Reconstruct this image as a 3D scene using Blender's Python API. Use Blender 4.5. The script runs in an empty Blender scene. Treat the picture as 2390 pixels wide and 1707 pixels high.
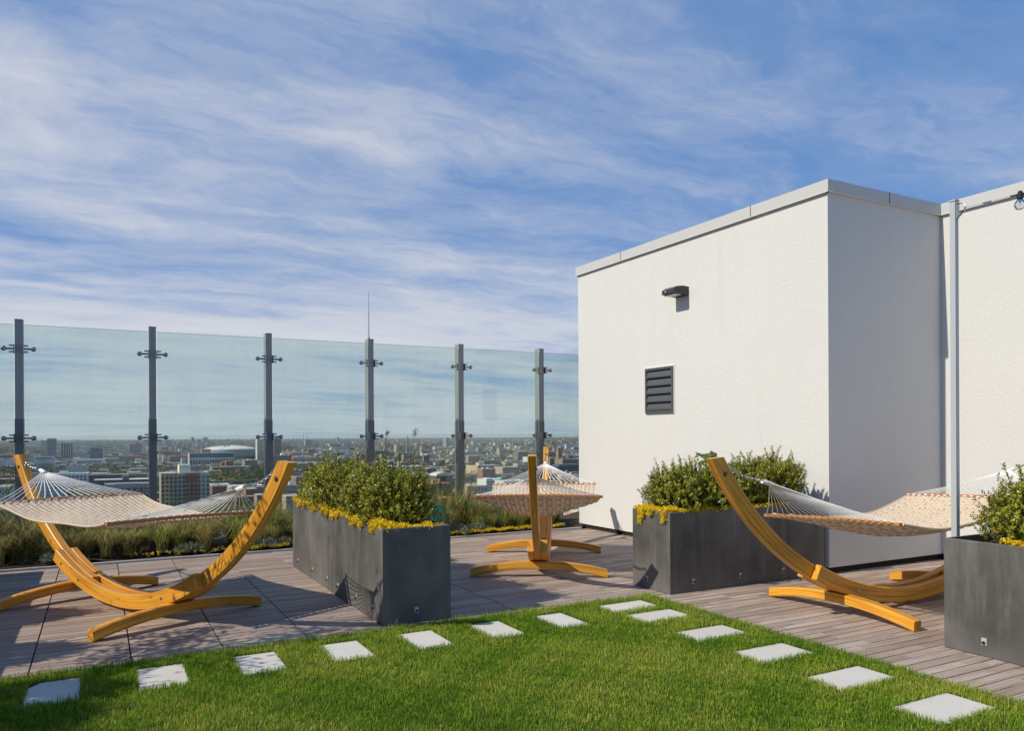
import bpy, math, random
import numpy as np
from mathutils import Vector, Matrix
R=math.radians
rng=np.random.default_rng(7); random.seed(7)
C=bpy.context.scene.collection
scene=bpy.context.scene

# ------------------------------------------------------------------ helpers
def tag(o,label=None,cat=None,group=None,kind=None):
    if label: o['label']=label
    if cat: o['category']=cat
    if group: o['group']=group
    if kind: o['kind']=kind
    return o
def empty(name,loc=(0,0,0),rz=0,label=None,cat=None,group=None):
    o=bpy.data.objects.new(name,None); C.objects.link(o)
    o.location=loc; o.rotation_euler=(0,0,rz); o.empty_display_size=.2
    return tag(o,label,cat,group)
def dup(root,loc,rz,label=None,group=None,scale=None):
    r=root.copy(); C.objects.link(r); r.location=loc; r.rotation_euler=(0,0,rz)
    if scale: r.scale=scale
    if label: r['label']=label
    if group: r['group']=group
    for ch in list(root.children):
        c=ch.copy(); C.objects.link(c); c.parent=r
        for g in list(ch.children):
            d=g.copy(); C.objects.link(d); d.parent=c
    return r
class MB:
    """collects polygons (with a per-vertex colour and a uv) and links them as ONE mesh object"""
    def __init__(s): s.v=[];s.f=[];s.c=[];s.uv=[];s.n=0
    def add(s,verts,faces,col=(1,1,1),uv=None):
        b=len(s.v); s.v.extend([tuple(p) for p in verts])
        for f in faces: s.f.append([b+i for i in f])
        s.c.extend([tuple(col)]*len(verts) if not isinstance(col,list) else col)
        s.uv.extend(uv if uv is not None else [(0,0)]*len(verts))
        return s
    def box(s,x0,x1,y0,y1,z0,z1,col=(1,1,1),m=None):
        # separate faces so that each side carries a uv in metres
        P=lambda *a:Vector(a)
        F=[([P(x0,y0,z0),P(x1,y0,z0),P(x1,y0,z1),P(x0,y0,z1)],[(x0,z0),(x1,z0),(x1,z1),(x0,z1)]),
           ([P(x1,y0,z0),P(x1,y1,z0),P(x1,y1,z1),P(x1,y0,z1)],[(y0,z0),(y1,z0),(y1,z1),(y0,z1)]),
           ([P(x1,y1,z0),P(x0,y1,z0),P(x0,y1,z1),P(x1,y1,z1)],[(-x1,z0),(-x0,z0),(-x0,z1),(-x1,z1)]),
           ([P(x0,y1,z0),P(x0,y0,z0),P(x0,y0,z1),P(x0,y1,z1)],[(-y1,z0),(-y0,z0),(-y0,z1),(-y1,z1)]),
           ([P(x0,y0,z1),P(x1,y0,z1),P(x1,y1,z1),P(x0,y1,z1)],[(x0,y0),(x1,y0),(x1,y1),(x0,y1)]),
           ([P(x0,y1,z0),P(x1,y1,z0),P(x1,y0,z0),P(x0,y0,z0)],[(x0,y1),(x1,y1),(x1,y0),(x0,y0)])]
        for vs,uv in F:
            if m is not None: vs=[m@v for v in vs]
            s.add(vs,[(0,1,2,3)],col,uv)
        return s
    def tube(s,pts,r,n=8,col=(1,1,1),closed=False,caps=True):
        pts=[Vector(p) for p in pts]; N=len(pts)
        rr=r if isinstance(r,(list,tuple)) else [r]*N
        rings=[];up=Vector((0,0,1)); L=0; uvs=[]
        for i,p in enumerate(pts):
            a=pts[(i-1)%N] if (closed or i>0) else p; b=pts[(i+1)%N] if (closed or i<N-1) else p
            d=(b-a).normalized()
            if i==0: 
                u=d.cross(up)
                if u.length<1e-3: u=d.cross(Vector((1,0,0)))
                u.normalize()
            else:
                u=(u-d*u.dot(d)); u.normalize(); L+=(p-pts[i-1]).length
            w=d.cross(u)
            rings.append([p+(u*math.cos(2*math.pi*k/n)+w*math.sin(2*math.pi*k/n))*rr[i] for k in range(n)])
            uvs+=[(L,k/n) for k in range(n)]
        vs=[v for q in rings for v in q]; fs=[]
        for i in range(N if closed else N-1):
            j=(i+1)%N
            for k in range(n): fs.append((i*n+k,i*n+(k+1)%n,j*n+(k+1)%n,j*n+k))
        if not closed and caps: fs.append(tuple(range(n))[::-1]); fs.append(tuple((N-1)*n+k for k in range(n)))
        return s.add(vs,fs,col,uvs)
    def lathe(s,prof,cx,cy,n=20,col=(1,1,1),m=None):
        vs=[];fs=[]
        for r,z in prof:
            for k in range(n):
                v=Vector((cx+r*math.cos(2*math.pi*k/n),cy+r*math.sin(2*math.pi*k/n),z)); vs.append(m@v if m is not None else v)
        for i in range(len(prof)-1):
            for k in range(n): fs.append((i*n+k,i*n+(k+1)%n,(i+1)*n+(k+1)%n,(i+1)*n+k))
        fs.append(tuple(range(n))[::-1]); fs.append(tuple((len(prof)-1)*n+k for k in range(n)))
        return s.add(vs,fs,col)
    def sphere(s,c,r,n=12,col=(1,1,1)):
        prof=[(max(1e-4,r*math.sin(math.pi*i/n)),c[2]-r*math.cos(math.pi*i/n)) for i in range(n+1)]
        return s.lathe(prof,c[0],c[1],n*2,col)
    def build(s,name,mat,parent=None,smooth=False):
        return np_mesh(name,np.array(s.v,dtype=np.float32),s.f,mat,parent,col=np.array(s.c,dtype=np.float32),uv=np.array(s.uv,dtype=np.float32),smooth=smooth)
def np_mesh(name,v,faces,mat,parent=None,col=None,uv=None,smooth=False,rnd=None):
    me=bpy.data.meshes.new(name)
    if isinstance(faces,np.ndarray):
        nf,k=faces.shape
        me.vertices.add(len(v)); me.vertices.foreach_set('co',np.ascontiguousarray(v,dtype=np.float32).ravel())
        me.loops.add(nf*k); me.loops.foreach_set('vertex_index',np.ascontiguousarray(faces,dtype=np.int32).ravel())
        me.polygons.add(nf); me.polygons.foreach_set('loop_start',np.arange(0,nf*k,k,dtype=np.int32))
        me.update(calc_edges=True)
    else:
        me.from_pydata([tuple(map(float,p)) for p in v],[],faces)
    if col is not None:
        a=me.attributes.new('col','FLOAT_COLOR','POINT'); a.data.foreach_set('color',np.concatenate([col[:,:3],np.ones((len(col),1))],1).astype(np.float32).ravel())
    if rnd is not None:
        a=me.attributes.new('rnd','FLOAT','POINT'); a.data.foreach_set('value',rnd.astype(np.float32))
    if uv is not None:
        a=me.attributes.new('muv','FLOAT2','POINT'); a.data.foreach_set('vector',uv.astype(np.float32).ravel())
    if smooth: me.polygons.foreach_set('use_smooth',[True]*len(me.polygons))
    me.materials.append(mat)
    o=bpy.data.objects.new(name,me); C.objects.link(o)
    if parent is not None: o.parent=parent
    return o

# ------------------------------------------------------------------ materials
class NT:
    def __init__(s,name,world=False):
        if world: s.t=world.node_tree
        else:
            s.m=bpy.data.materials.new(name); s.m.use_nodes=True; s.t=s.m.node_tree
        s.t.nodes.clear()
    def n(s,typ,**kw):
        d=s.t.nodes.new(typ)
        for k,v in kw.items():
            if k.startswith('i_'):
                key=k[2:]; key=int(key) if key.isdigit() else key.replace('_',' ')
                d.inputs[key].default_value=v
            else: setattr(d,k,v)
        return d
    def l(s,a,b): s.t.links.new(a,b)
    def math(s,op,a,b=None,c=None,clamp=False):
        d=s.n('ShaderNodeMath',operation=op,use_clamp=clamp)
        for i,x in enumerate((a,b,c)):
            if x is None: continue
            if isinstance(x,(int,float)): d.inputs[i].default_value=x
            else: s.l(x,d.inputs[i])
        return d.outputs[0]
    def mix(s,f,a,b,typ='MIX'):
        d=s.n('ShaderNodeMix',data_type='RGBA',blend_type=typ)
        for sock,x in ((d.inputs[0],f),(d.inputs[6],a),(d.inputs[7],b)):
            if isinstance(x,(int,float)): sock.default_value=x
            elif isinstance(x,tuple): sock.default_value=(*x,1)[:4]
            else: s.l(x,sock)
        return d.outputs[2]
    def noise(s,vec,scale,detail=4,rough=.55,dist=0):
        d=s.n('ShaderNodeTexNoise'); d.inputs['Scale'].default_value=scale; d.inputs['Detail'].default_value=detail
        d.inputs['Roughness'].default_value=rough; d.inputs['Distortion'].default_value=dist
        if vec is not None: s.l(vec,d.inputs['Vector'])
        return d.outputs['Fac']
    def ramp(s,f,stops):
        d=s.n('ShaderNodeValToRGB'); e=d.color_ramp.elements
        while len(e)<len(stops): e.new(.5)
        for q,(p,c) in zip(e,stops):
            q.position=p; q.color=(*c,1) if len(c)==3 else c
        s.l(f,d.inputs[0]); return d.outputs[0]
    def map(s,vec,scale=(1,1,1),rot=(0,0,0),loc=(0,0,0)):
        d=s.n('ShaderNodeMapping'); d.inputs['Scale'].default_value=scale; d.inputs['Rotation'].default_value=rot; d.inputs['Location'].default_value=loc
        s.l(vec,d.inputs[0]); return d.outputs[0]
    def attr(s,name,out='Vector'):
        return s.n('ShaderNodeAttribute',attribute_name=name).outputs[out]
    def pos(s): return s.n('ShaderNodeNewGeometry').outputs['Position']
    def obj(s): return s.n('ShaderNodeTexCoord').outputs['Object']
    def principled(s,col,rough=.6,spec=.5,metal=0,bump=None,bstr=.3,bdist=.01,trans=None):
        p=s.n('ShaderNodeBsdfPrincipled')
        for key,x in (('Base Color',col),('Roughness',rough),('Metallic',metal)):
            if isinstance(x,(int,float)): p.inputs[key].default_value=x
            elif isinstance(x,tuple): p.inputs[key].default_value=(*x,1)
            else: s.l(x,p.inputs[key])
        p.inputs['Specular IOR Level'].default_value=spec
        if bump is not None:
            b=s.n('ShaderNodeBump'); b.inputs['Strength'].default_value=bstr; b.inputs['Distance'].default_value=bdist
            s.l(bump,b.inputs['Height']); s.l(b.outputs[0],p.inputs['Normal'])
        o=s.n('ShaderNodeOutputMaterial')
        sh=p.outputs[0]
        if trans:
            t=s.n('ShaderNodeBsdfTranslucent')
            if isinstance(col,tuple): t.inputs[0].default_value=(*col,1)
            else: s.l(col,t.inputs[0])
            mx=s.n('ShaderNodeMixShader'); mx.inputs[0].default_value=trans
            s.l(sh,mx.inputs[1]); s.l(t.outputs[0],mx.inputs[2]); sh=mx.outputs[0]
        s.l(sh,o.inputs[0]); return s.m
def simple(name,col,rough=.6,spec=.5,metal=0,var=.12,scale=6):
    t=NT(name); n=t.noise(t.obj(),scale)
    c=t.mix(n,tuple(x*(1-var) for x in col),tuple(min(1,x*(1+var)) for x in col))
    return t.principled(c,rough,spec,metal,bump=n,bstr=.05)
M={}
def m_stucco():
    t=NT('white_stucco'); p=t.pos()
    big=t.noise(p,.5,3); mid=t.noise(t.map(p,(2,2,.6)),2.2,4); fine=t.noise(p,38,4,.75); grit=t.noise(p,150,2,.6)
    c=t.mix(big,(.60,.60,.58),(.66,.655,.635)); c=t.mix(t.math('MULTIPLY',mid,.35),c,(.585,.575,.55))
    c=t.mix(t.math('MULTIPLY',t.math('SUBTRACT',.52,fine,clamp=True),1.3),c,(.47,.46,.44))
    streak=t.noise(t.map(p,(5,5,.22)),1.0,4,.6)
    c=t.mix(t.ramp(streak,[(.55,(0,0,0)),(.8,(.22,.22,.22))]),c,(.52,.505,.475))
    h=t.math('ADD',fine,t.math('MULTIPLY',grit,.6))
    return t.principled(c,.9,.2,bump=h,bstr=.55,bdist=.010)
M['stucco']=m_stucco()
M['coping']=simple('grey_coping_metal',(.50,.50,.485),.45,.5,.0,.04,3)
M['dark_gap']=simple('dark_joint',(.02,.02,.02),.9,.2)
def m_planter():
    t=NT('charcoal_planter'); p=t.pos()
    a=t.noise(p,1.6,5,.6); b=t.noise(t.map(p,(7,7,.9)),1.0,5,.65); s=t.noise(p,22,4,.6); g=t.noise(p,120,2)
    c=t.ramp(a,[(.32,(.058,.055,.051)),(.5,(.098,.093,.086)),(.68,(.145,.136,.125))])
    c=t.mix(t.ramp(b,[(.52,(0,0,0)),(.75,(.5,.5,.5))]),c,(.225,.212,.196))
    c=t.mix(t.ramp(s,[(.62,(0,0,0)),(.7,(.35,.35,.35))]),c,(.07,.067,.063))
    sep=t.n('ShaderNodeSeparateXYZ'); t.l(p,sep.inputs[0])
    low=t.math('MULTIPLY',t.math('SUBTRACT',1,t.math('MULTIPLY',sep.outputs[2],5),clamp=True),t.noise(t.map(p,(9,9,2)),1,4))
    c=t.mix(t.math('MULTIPLY',low,.6),c,(.17,.165,.16))
    r=t.math('ADD',t.math('MULTIPLY',a,.25),.42)
    return t.principled(c,r,.3,bump=t.math('ADD',s,t.math('MULTIPLY',g,.4)),bstr=.12,bdist=.004)
M['planter']=m_planter()
def m_wood(name,c0,c1,c2,rough=.38,knot=True):
    t=NT(name); uv=t.attr('muv')
    oi=t.n('ShaderNodeObjectInfo').outputs['Random']
    cb=t.n('ShaderNodeCombineXYZ'); t.l(t.math('MULTIPLY',oi,37),cb.inputs[2])
    va=t.n('ShaderNodeVectorMath',operation='ADD'); t.l(uv,va.inputs[0]); t.l(cb.outputs[0],va.inputs[1])
    v=va.outputs[0]
    g=t.noise(t.map(v,(1.2,38,1)),1.0,5,.6,.6); g2=t.noise(t.map(v,(2.5,150,1)),1.0,3,.6); big=t.noise(t.map(v,(1.0,6,1)),1.2,3)
    c=t.ramp(g,[(.33,c0),(.49,c1),(.68,c2)])
    c=t.mix(t.math('MULTIPLY',t.ramp(g2,[(.35,(1,1,1)),(.55,(0,0,0))]),.35),c,tuple(x*.6 for x in c0))
    c=t.mix(t.math('MULTIPLY',t.ramp(big,[(.45,(0,0,0)),(.72,(1,1,1))]),.5),c,c0)
    if knot:
        vo=t.n('ShaderNodeTexVoronoi'); vo.inputs['Scale'].default_value=1.0; t.l(t.map(v,(2.6,11,1)),vo.inputs['Vector'])
        k=t.ramp(vo.outputs['Distance'],[(.03,(1,1,1)),(.13,(0,0,0))]); c=t.mix(t.math('MULTIPLY',k,.65),c,tuple(x*.28 for x in c0))
    return t.principled(c,rough,.45,bump=g2,bstr=.08,bdist=.003)
M['wood']=m_wood('honey_stained_pine',(.38,.142,.010),(.70,.32,.028),(.84,.44,.062))
M['bar']=m_wood('brown_spreader_wood',(.36,.14,.04),(.48,.205,.065),(.56,.265,.09),.45,False)
def m_deck():
    t=NT('weathered_hardwood_boards'); p=t.pos(); rnd=t.attr('col','Color')
    sp=t.n('ShaderNodeSeparateColor'); t.l(rnd,sp.inputs[0])
    off=t.n('ShaderNodeCombineXYZ'); t.l(t.math('MULTIPLY',sp.outputs[0],31),off.inputs[0]); t.l(t.math('MULTIPLY',sp.outputs[1],17),off.inputs[2])
    va=t.n('ShaderNodeVectorMath',operation='ADD'); t.l(p,va.inputs[0]); t.l(off.outputs[0],va.inputs[1])
    g=t.noise(t.map(va.outputs[0],(2.2,75,1)),1,4,.6,.4); st=t.noise(t.map(va.outputs[0],(1.2,8,1)),1.4,4,.6)
    big=t.noise(p,.7,4,.6); fine=t.noise(p,45,3)
    c=t.mix(sp.outputs[0],(.30,.215,.172),(.53,.44,.37))
    c=t.mix(t.math('MULTIPLY',sp.outputs[1],.55),c,(.41,.345,.30))
    c=t.mix(t.ramp(g,[(.3,(.75,.75,.75)),(.58,(0,0,0))]),c,(.16,.108,.088))
    c=t.mix(t.ramp(st,[(.55,(0,0,0)),(.8,(.6,.6,.6))]),c,(.58,.49,.41))
    c=t.mix(t.math('MULTIPLY',t.ramp(big,[(.35,(1,1,1)),(.6,(0,0,0))]),.35),c,(.24,.17,.14))
    c=t.mix(t.ramp(fine,[(.66,(0,0,0)),(.74,(.25,.25,.25))]),c,(.45,.43,.40))
    return t.principled(c,.7,.25,bump=g,bstr=.25,bdist=.004)
M['deck']=m_deck()
def m_conc(name,a,b,rough=.85):
    t=NT(name); p=t.pos(); n=t.noise(p,3,4); f=t.noise(p,70,3,.7); s=t.noise(p,14,4,.65)
    oi=t.n('ShaderNodeObjectInfo').outputs['Random']; c=t.mix(n,a,b); c=t.mix(t.math('MULTIPLY',oi,.3),c,tuple(x*.72 for x in a)); c=t.mix(t.ramp(f,[(.6,(0,0,0)),(.75,(.35,.35,.35))]),c,tuple(x*.6 for x in a)); c=t.mix(t.ramp(s,[(.58,(0,0,0)),(.75,(.3,.3,.3))]),c,tuple(x*.75 for x in a))
    return t.principled(c,rough,.25,bump=t.math('ADD',f,s),bstr=.15,bdist=.003)
M['stone']=m_conc('pale_concrete_paver',(.55,.52,.47),(.65,.62,.565))
M['soil']=m_conc('soil',(.055,.038,.025),(.11,.075,.05),.95)
M['membrane']=m_conc('roof_membrane',(.10,.09,.08),(.16,.14,.12),.95)
def m_attr(name,rough=.6,spec=.4,trans=None,var=True,gain=1.0):
    t=NT(name); c=t.attr('col','Color')
    if var:
        n=t.noise(t.pos(),9,3); c=t.mix(.35,c,t.mix(n,(.25,.25,.25),(.95,.95,.95)),'MULTIPLY')
        c=t.mix(1.0,c,(1.3*gain,1.3*gain,1.3*gain),'MULTIPLY')
    return t.principled(c,rough,spec,trans=trans)
M['grass']=m_attr('lawn_blades',.6,.15,.4,False)
M['leaf']=m_attr('boxwood_leaves',.42,.35,.10,False)
M['leafmatte']=m_attr('soft_leaves',.6,.3,.3,False)
M['citytree']=m_attr('distant_foliage',.8,.1,.15,False)
M['turf']=m_conc('turf_base',(.045,.05,.016),(.085,.085,.03),.95)
def m_fabric():
    t=NT('beige_woven_fabric'); p=t.obj(); n=t.noise(p,5,3); f=t.noise(p,160,2); s=t.noise(t.map(p,(40,6,6)),1,3)
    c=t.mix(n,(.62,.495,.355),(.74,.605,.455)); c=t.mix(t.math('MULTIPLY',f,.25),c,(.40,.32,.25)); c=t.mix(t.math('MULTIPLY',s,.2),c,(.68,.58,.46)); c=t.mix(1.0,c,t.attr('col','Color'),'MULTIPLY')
    return t.principled(c,.9,.15,bump=f,bstr=.2,bdist=.002,trans=.12)
M['fabric']=m_fabric()
def m_rope():
    t=NT('white_rope'); uv=t.attr('muv'); w=t.n('ShaderNodeTexWave'); w.inputs['Scale'].default_value=60; t.l(uv,w.inputs[0])
    c=t.mix(t.noise(uv,9),(.72,.71,.68),(.84,.83,.80)); return t.principled(c,.8,.2,bump=w.outputs['Fac'],bstr=.2,bdist=.001)
M['rope']=m_rope()
M['steel']=simple('galvanised_steel',(.45,.46,.47),.35,.5,1.0,.15,30)
M['chrome']=simple('polished_steel',(.36,.355,.345),.22,.5,1.0,.05,10)
M['post']=simple('grey_powder_coat',(.27,.29,.275),.5,.5,0,.04,3)
M['sleeve']=simple('shade_toned_powder_coat',(.135,.152,.15),.5,.5,0,.05,3)  # sleeve paint, darkened to carry the shade on the lower posts
M['pole']=simple('silver_paint',(.42,.45,.48),.4,.5,.1,.05,3)
M['dark_lamp']=simple('dark_bronze_paint',(.028,.028,.03),.4,.5,0,.1,8)
M['louvre']=simple('dark_grey_louvre',(.075,.08,.085),.42,.5,0,.06,6)
M['white_trim']=simple('white_sealant',(.75,.74,.72),.7)
M['plate']=simple('dull_steel_plate',(.42,.42,.41),.5,.5,0,.25,40)
M['black']=simple('black_plastic',(.015,.015,.017),.45)
M['green_glaze']=simple('green_watering_can_plastic',(.012,.10,.065),.3,.5,0,.25,12)
M['grey_wire']=simple('steel_wire',(.5,.5,.5),.4,.5,.6)
def m_glass(name,tint,refl=1.0,dust=.045):
    t=NT(name); tr=t.n('ShaderNodeBsdfTransparent'); 
    n=t.noise(t.map(t.pos(),(1.2,1,.25)),1.1,4,.6)
    c=t.mix(n,tuple(x*.985 for x in tint),tint); t.l(c,tr.inputs[0])
    g=t.n('ShaderNodeBsdfGlossy'); g.inputs['Roughness'].default_value=.0
    f=t.n('ShaderNodeFresnel'); f.inputs[0].default_value=1.5
    mx=t.n('ShaderNodeMixShader'); t.l(t.math('MULTIPLY',f.outputs[0],refl),mx.inputs[0]); t.l(tr.outputs[0],mx.inputs[1]); t.l(g.outputs[0],mx.inputs[2])
    sm=t.noise(t.map(t.pos(),(2.6,1,.35)),1.5,6,.65); sp_=t.noise(t.pos(),3.2,5,.6)
    du=t.math('MULTIPLY',t.ramp(sm,[(.45,(0,0,0)),(.8,(1,1,1))]),dust); du=t.math('ADD',du,t.math('MULTIPLY',t.ramp(sp_,[(.5,(0,0,0)),(.75,(1,1,1))]),dust*.5))
    df=t.n('ShaderNodeBsdfDiffuse'); df.inputs[0].default_value=(.75,.78,.78,1); m2=t.n('ShaderNodeMixShader'); t.l(du,m2.inputs[0]); t.l(mx.outputs[0],m2.inputs[1]); t.l(df.outputs[0],m2.inputs[2])
    o=t.n('ShaderNodeOutputMaterial'); t.l(m2.outputs[0],o.inputs[0]); return t.m
M['glass']=m_glass('green_tinted_glass',(.86,.93,.91))
M['glass_edge']=simple('glass_edge_green',(.12,.30,.27),.2,.5)
M['bulb']=m_glass('clear_bulb_glass',(.93,.94,.96),1.5,0.0)
# city material: colour attribute plus a window grid laid out in metres along the walls
def m_city(name,windows=True):
    t=NT(name); c=t.attr('col','Color'); uv=t.attr('muv'); n=t.noise(t.pos(),.05,4); f=t.noise(t.pos(),.6,3)
    c=t.mix(.5,c,t.mix(n,(1.5,1.42,1.28),(2.7,2.5,2.15)),'MULTIPLY'); c=t.mix(.3,c,t.mix(f,(.3,.3,.3),(1,1,1)),'MULTIPLY')
    cm=t.n('ShaderNodeVectorMath',operation='MINIMUM'); t.l(c,cm.inputs[0]); cm.inputs[1].default_value=(.78,.76,.72); c=cm.outputs[0]
    if windows:
        sp=t.n('ShaderNodeSeparateXYZ'); t.l(uv,sp.inputs[0])
        gn=t.n('ShaderNodeNewGeometry').outputs['Normal']; sn=t.n('ShaderNodeSeparateXYZ'); t.l(gn,sn.inputs[0])
        up=t.math('LESS_THAN',t.math('ABSOLUTE',sn.outputs[2]),.5)
        fu=t.math('FRACT',t.math('DIVIDE',sp.outputs[0],3.1)); fv=t.math('FRACT',t.math('DIVIDE',sp.outputs[1],3.4))
        wu=t.math('MULTIPLY',t.math('GREATER_THAN',fu,.28),t.math('LESS_THAN',fu,.74)); wv=t.math('MULTIPLY',t.math('GREATER_THAN',fv,.30),t.math('LESS_THAN',fv,.80))
        w=t.math('MULTIPLY',t.math('MULTIPLY',wu,wv),up)
        c=t.mix(t.math('MULTIPLY',w,.7),c,(.045,.05,.055))
    return t.principled(c,.75,.3)
M['city']=m_city('city_masonry'); M['cityplain']=m_city('city_plain',False)
M['cityglass']=simple('dark_window_glass',(.03,.045,.06),.15,.6,0,.3,.2)
def m_ground():
    t=NT('city_ground'); p=t.pos(); n=t.noise(p,.012,5,.6); f=t.noise(p,.09,4,.65); v=t.n('ShaderNodeTexVoronoi'); v.inputs['Scale'].default_value=.03; t.l(p,v.inputs['Vector'])
    c=t.ramp(n,[(.35,(.055,.065,.026)),(.5,(.12,.105,.075)),(.65,(.20,.185,.165))]); c=t.mix(t.math('MULTIPLY',f,.8),c,(.05,.052,.03)); c=t.mix(.25,c,v.outputs['Color'],'OVERLAY')
    return t.principled(c,.95,.1)
M['ground']=m_ground()
M['asphalt']=m_conc('road_asphalt',(.06,.06,.062),(.09,.09,.09),.9)
def m_haze():
    t=NT('haze_air'); v=t.n('ShaderNodeVolumePrincipled'); v.inputs['Color'].default_value=(.92,.91,.90,1); v.inputs['Density'].default_value=HAZE; v.inputs['Anisotropy'].default_value=.25
    o=t.n('ShaderNodeOutputMaterial'); t.l(v.outputs[0],o.inputs['Volume']); return t.m
HAZE=5.2e-5

# ------------------------------------------------------------------ world, sun, camera
SUN_EL=R(40.5); 
ray=Vector((1,-.03,-math.tan(SUN_EL))).normalized()     # light travels towards +X and down
w=bpy.data.worlds.new('World'); scene.world=w; w.use_nodes=True
def make_world():
    t=NT('',w)
    sky=t.n('ShaderNodeTexSky',sky_type='NISHITA',sun_disc=False,sun_elevation=SUN_EL,sun_rotation=math.atan2(-ray.x,-ray.y),altitude=200,air_density=1.0,dust_density=.3,ozone_density=2.5)
    g=t.n('ShaderNodeTexCoord').outputs['Generated']
    s=t.n('ShaderNodeSeparateXYZ'); t.l(g,s.inputs[0])
    el=t.math('MAXIMUM',s.outputs[2],0)
    z=t.math('ADD',el,.085)
    cb=t.n('ShaderNodeCombineXYZ'); t.l(t.math('DIVIDE',s.outputs[0],z),cb.inputs[0]); t.l(t.math('DIVIDE',s.outputs[1],z),cb.inputs[1])
    p=cb.outputs[0]
    # cirrus sheet on a flat layer: a slow field decides where the veil lies, streaky fields give the strands
    def warped(scale,amt,off):
        n=t.n('ShaderNodeTexNoise'); n.inputs['Scale'].default_value=scale; n.inputs['Detail'].default_value=5; n.inputs['Roughness'].default_value=.55
        t.l(t.map(p,loc=off),n.inputs['Vector'])
        c=t.n('ShaderNodeVectorMath',operation='SUBTRACT'); t.l(n.outputs['Color'],c.inputs[0]); c.inputs[1].default_value=(.5,.5,.5)
        v=t.n('ShaderNodeVectorMath',operation='MULTIPLY_ADD'); t.l(c.outputs[0],v.inputs[0]); v.inputs[1].default_value=(amt,amt,0); t.l(p,v.inputs[2]); return v.outputs[0]
    w1=warped(.9,.9,(2,1,0)); w2=warped(2.2,.45,(5,3,0))
    veil=t.noise(t.map(w1,(.38,.62,1),(0,0,R(-20)),(CL[0],CL[1],0)),1.0,6,.55)
    st=t.noise(t.map(w2,(.42,1.5,1),(0,0,R(-38)),(3.1,1.7,0)),1.5,9,.66)
    st2=t.noise(t.map(w2,(.8,1.5,1),(0,0,R(30)),(.4,5.2,0)),2.6,9,.68)
    d=t.math('ADD',t.math('MULTIPLY_ADD',veil,1.7,-.58),t.math('ADD',t.math('MULTIPLY',st,1.18),t.math('MULTIPLY',st2,.68)))   # mean about 1.2
    # the veil thickens towards the horizon on this side and thins out over the opposite half of the sky
    hz=t.math('POWER',t.math('SUBTRACT',1,el),4)
    side=t.math('ADD',t.math('MULTIPLY',s.outputs[1],.75),t.math('MULTIPLY',s.outputs[0],-.14))
    d=t.math('ADD',d,t.math('MULTIPLY',hz,HZA)); d=t.math('ADD',d,t.math('MULTIPLY',side,.42))
    dens=t.ramp(t.math('MULTIPLY',d,.4),[(x*.4,(y,y,y)) for x,y in CR])
    # two brighter ragged tufts low on the left
    for (dx,dz,rx_,rz_) in PUFF:
        dd=direc(dx,dz).normalized()
        df=t.n('ShaderNodeVectorMath',operation='SUBTRACT'); t.l(g,df.inputs[0]); df.inputs[1].default_value=dd
        ds=t.n('ShaderNodeVectorMath',operation='MULTIPLY'); t.l(df.outputs[0],ds.inputs[0]); ds.inputs[1].default_value=(1/rx_,1/rx_,1/rz_)
        ln=t.n('ShaderNodeVectorMath',operation='LENGTH'); t.l(ds.outputs[0],ln.inputs[0])
        nn=t.noise(t.map(g,(9,9,14)),1.6,8,.62,.6)
        k=t.math('MULTIPLY',t.math('SUBTRACT',t.math('ADD',t.math('SUBTRACT',1,ln.outputs['Value']),t.math('MULTIPLY',nn,1.5)),.85,clamp=True),.75)
        dens=t.mix(1.0,dens,t.ramp(k,[(0,(0,0,0)),(1,(.9,.9,.9))]),'SCREEN')
    # clamp the bright aureole round the hidden sun
    cl=t.n('ShaderNodeVectorMath',operation='MINIMUM'); t.l(sky.outputs[0],cl.inputs[0]); cl.inputs[1].default_value=(5,6,8)
    blue=t.mix(.72,cl.outputs[0],SB)
    col=t.mix(dens,blue,CC)
    b=t.n('ShaderNodeBackground'); t.l(col,b.inputs[0]); b.inputs[1].default_value=WS
    o=t.n('ShaderNodeOutputWorld'); t.l(b.outputs[0],o.inputs[0])
WS=.12
CL=(4.1,2.7); CR=[(1.10,0.02),(1.36,.14),(1.63,.43),(1.90,.80),(2.30,1.0)]; HZA=.58
SB=(.58,1.93,4.85); CC=(5.5,5.65,6.12); PUFF=[(20,150,.085,.06),(70,300,.12,.06)]
def direc(x,y):
    a=x-CX; b=HY-y; a,b=math.cos(ROLL)*a+math.sin(ROLL)*b,-math.sin(ROLL)*a+math.cos(ROLL)*b
    return fw+rt*(a/F)+upv*(b/F)
TH=math.atan(917/1700); H=1.57; F=1700.; CX=1137.; HY=965.5; ROLL=.005
fw=Vector((math.sin(TH),math.cos(TH),0)); rt=Vector((math.cos(TH),-math.sin(TH),0)); upv=Vector((0,0,1))
make_world()
sl=bpy.data.lights.new('sun','SUN'); sl.energy=4.6; sl.angle=R(.55); sl.color=(1,.92,.77)
so=bpy.data.objects.new('sun',sl); C.objects.link(so); so.rotation_euler=ray.to_track_quat('-Z','Y').to_euler(); so.location=(-20,0,20)
cam=bpy.data.cameras.new('camera'); co=bpy.data.objects.new('camera',cam); C.objects.link(co); scene.camera=co
TH=math.atan(917/1700); H=1.57; F=1700.; CX=1137.; HY=965.5; ROLL=.005
cam.sensor_fit='HORIZONTAL'; cam.sensor_width=36; cam.lens=36*F/2274; cam.clip_end=60000; cam.clip_start=.05
fw=Vector((math.sin(TH),math.cos(TH),0)); rt=Vector((math.cos(TH),-math.sin(TH),0)); upv=Vector((0,0,1))
rx=rt*math.cos(ROLL)-upv*math.sin(ROLL); ux=upv*math.cos(ROLL)+rt*math.sin(ROLL)
mt=Matrix((rx,ux,-fw)).transposed().to_4x4(); mt.translation=Vector((0,0,H)); co.matrix_world=mt
cam.shift_y=(HY-812.)/2274
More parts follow.
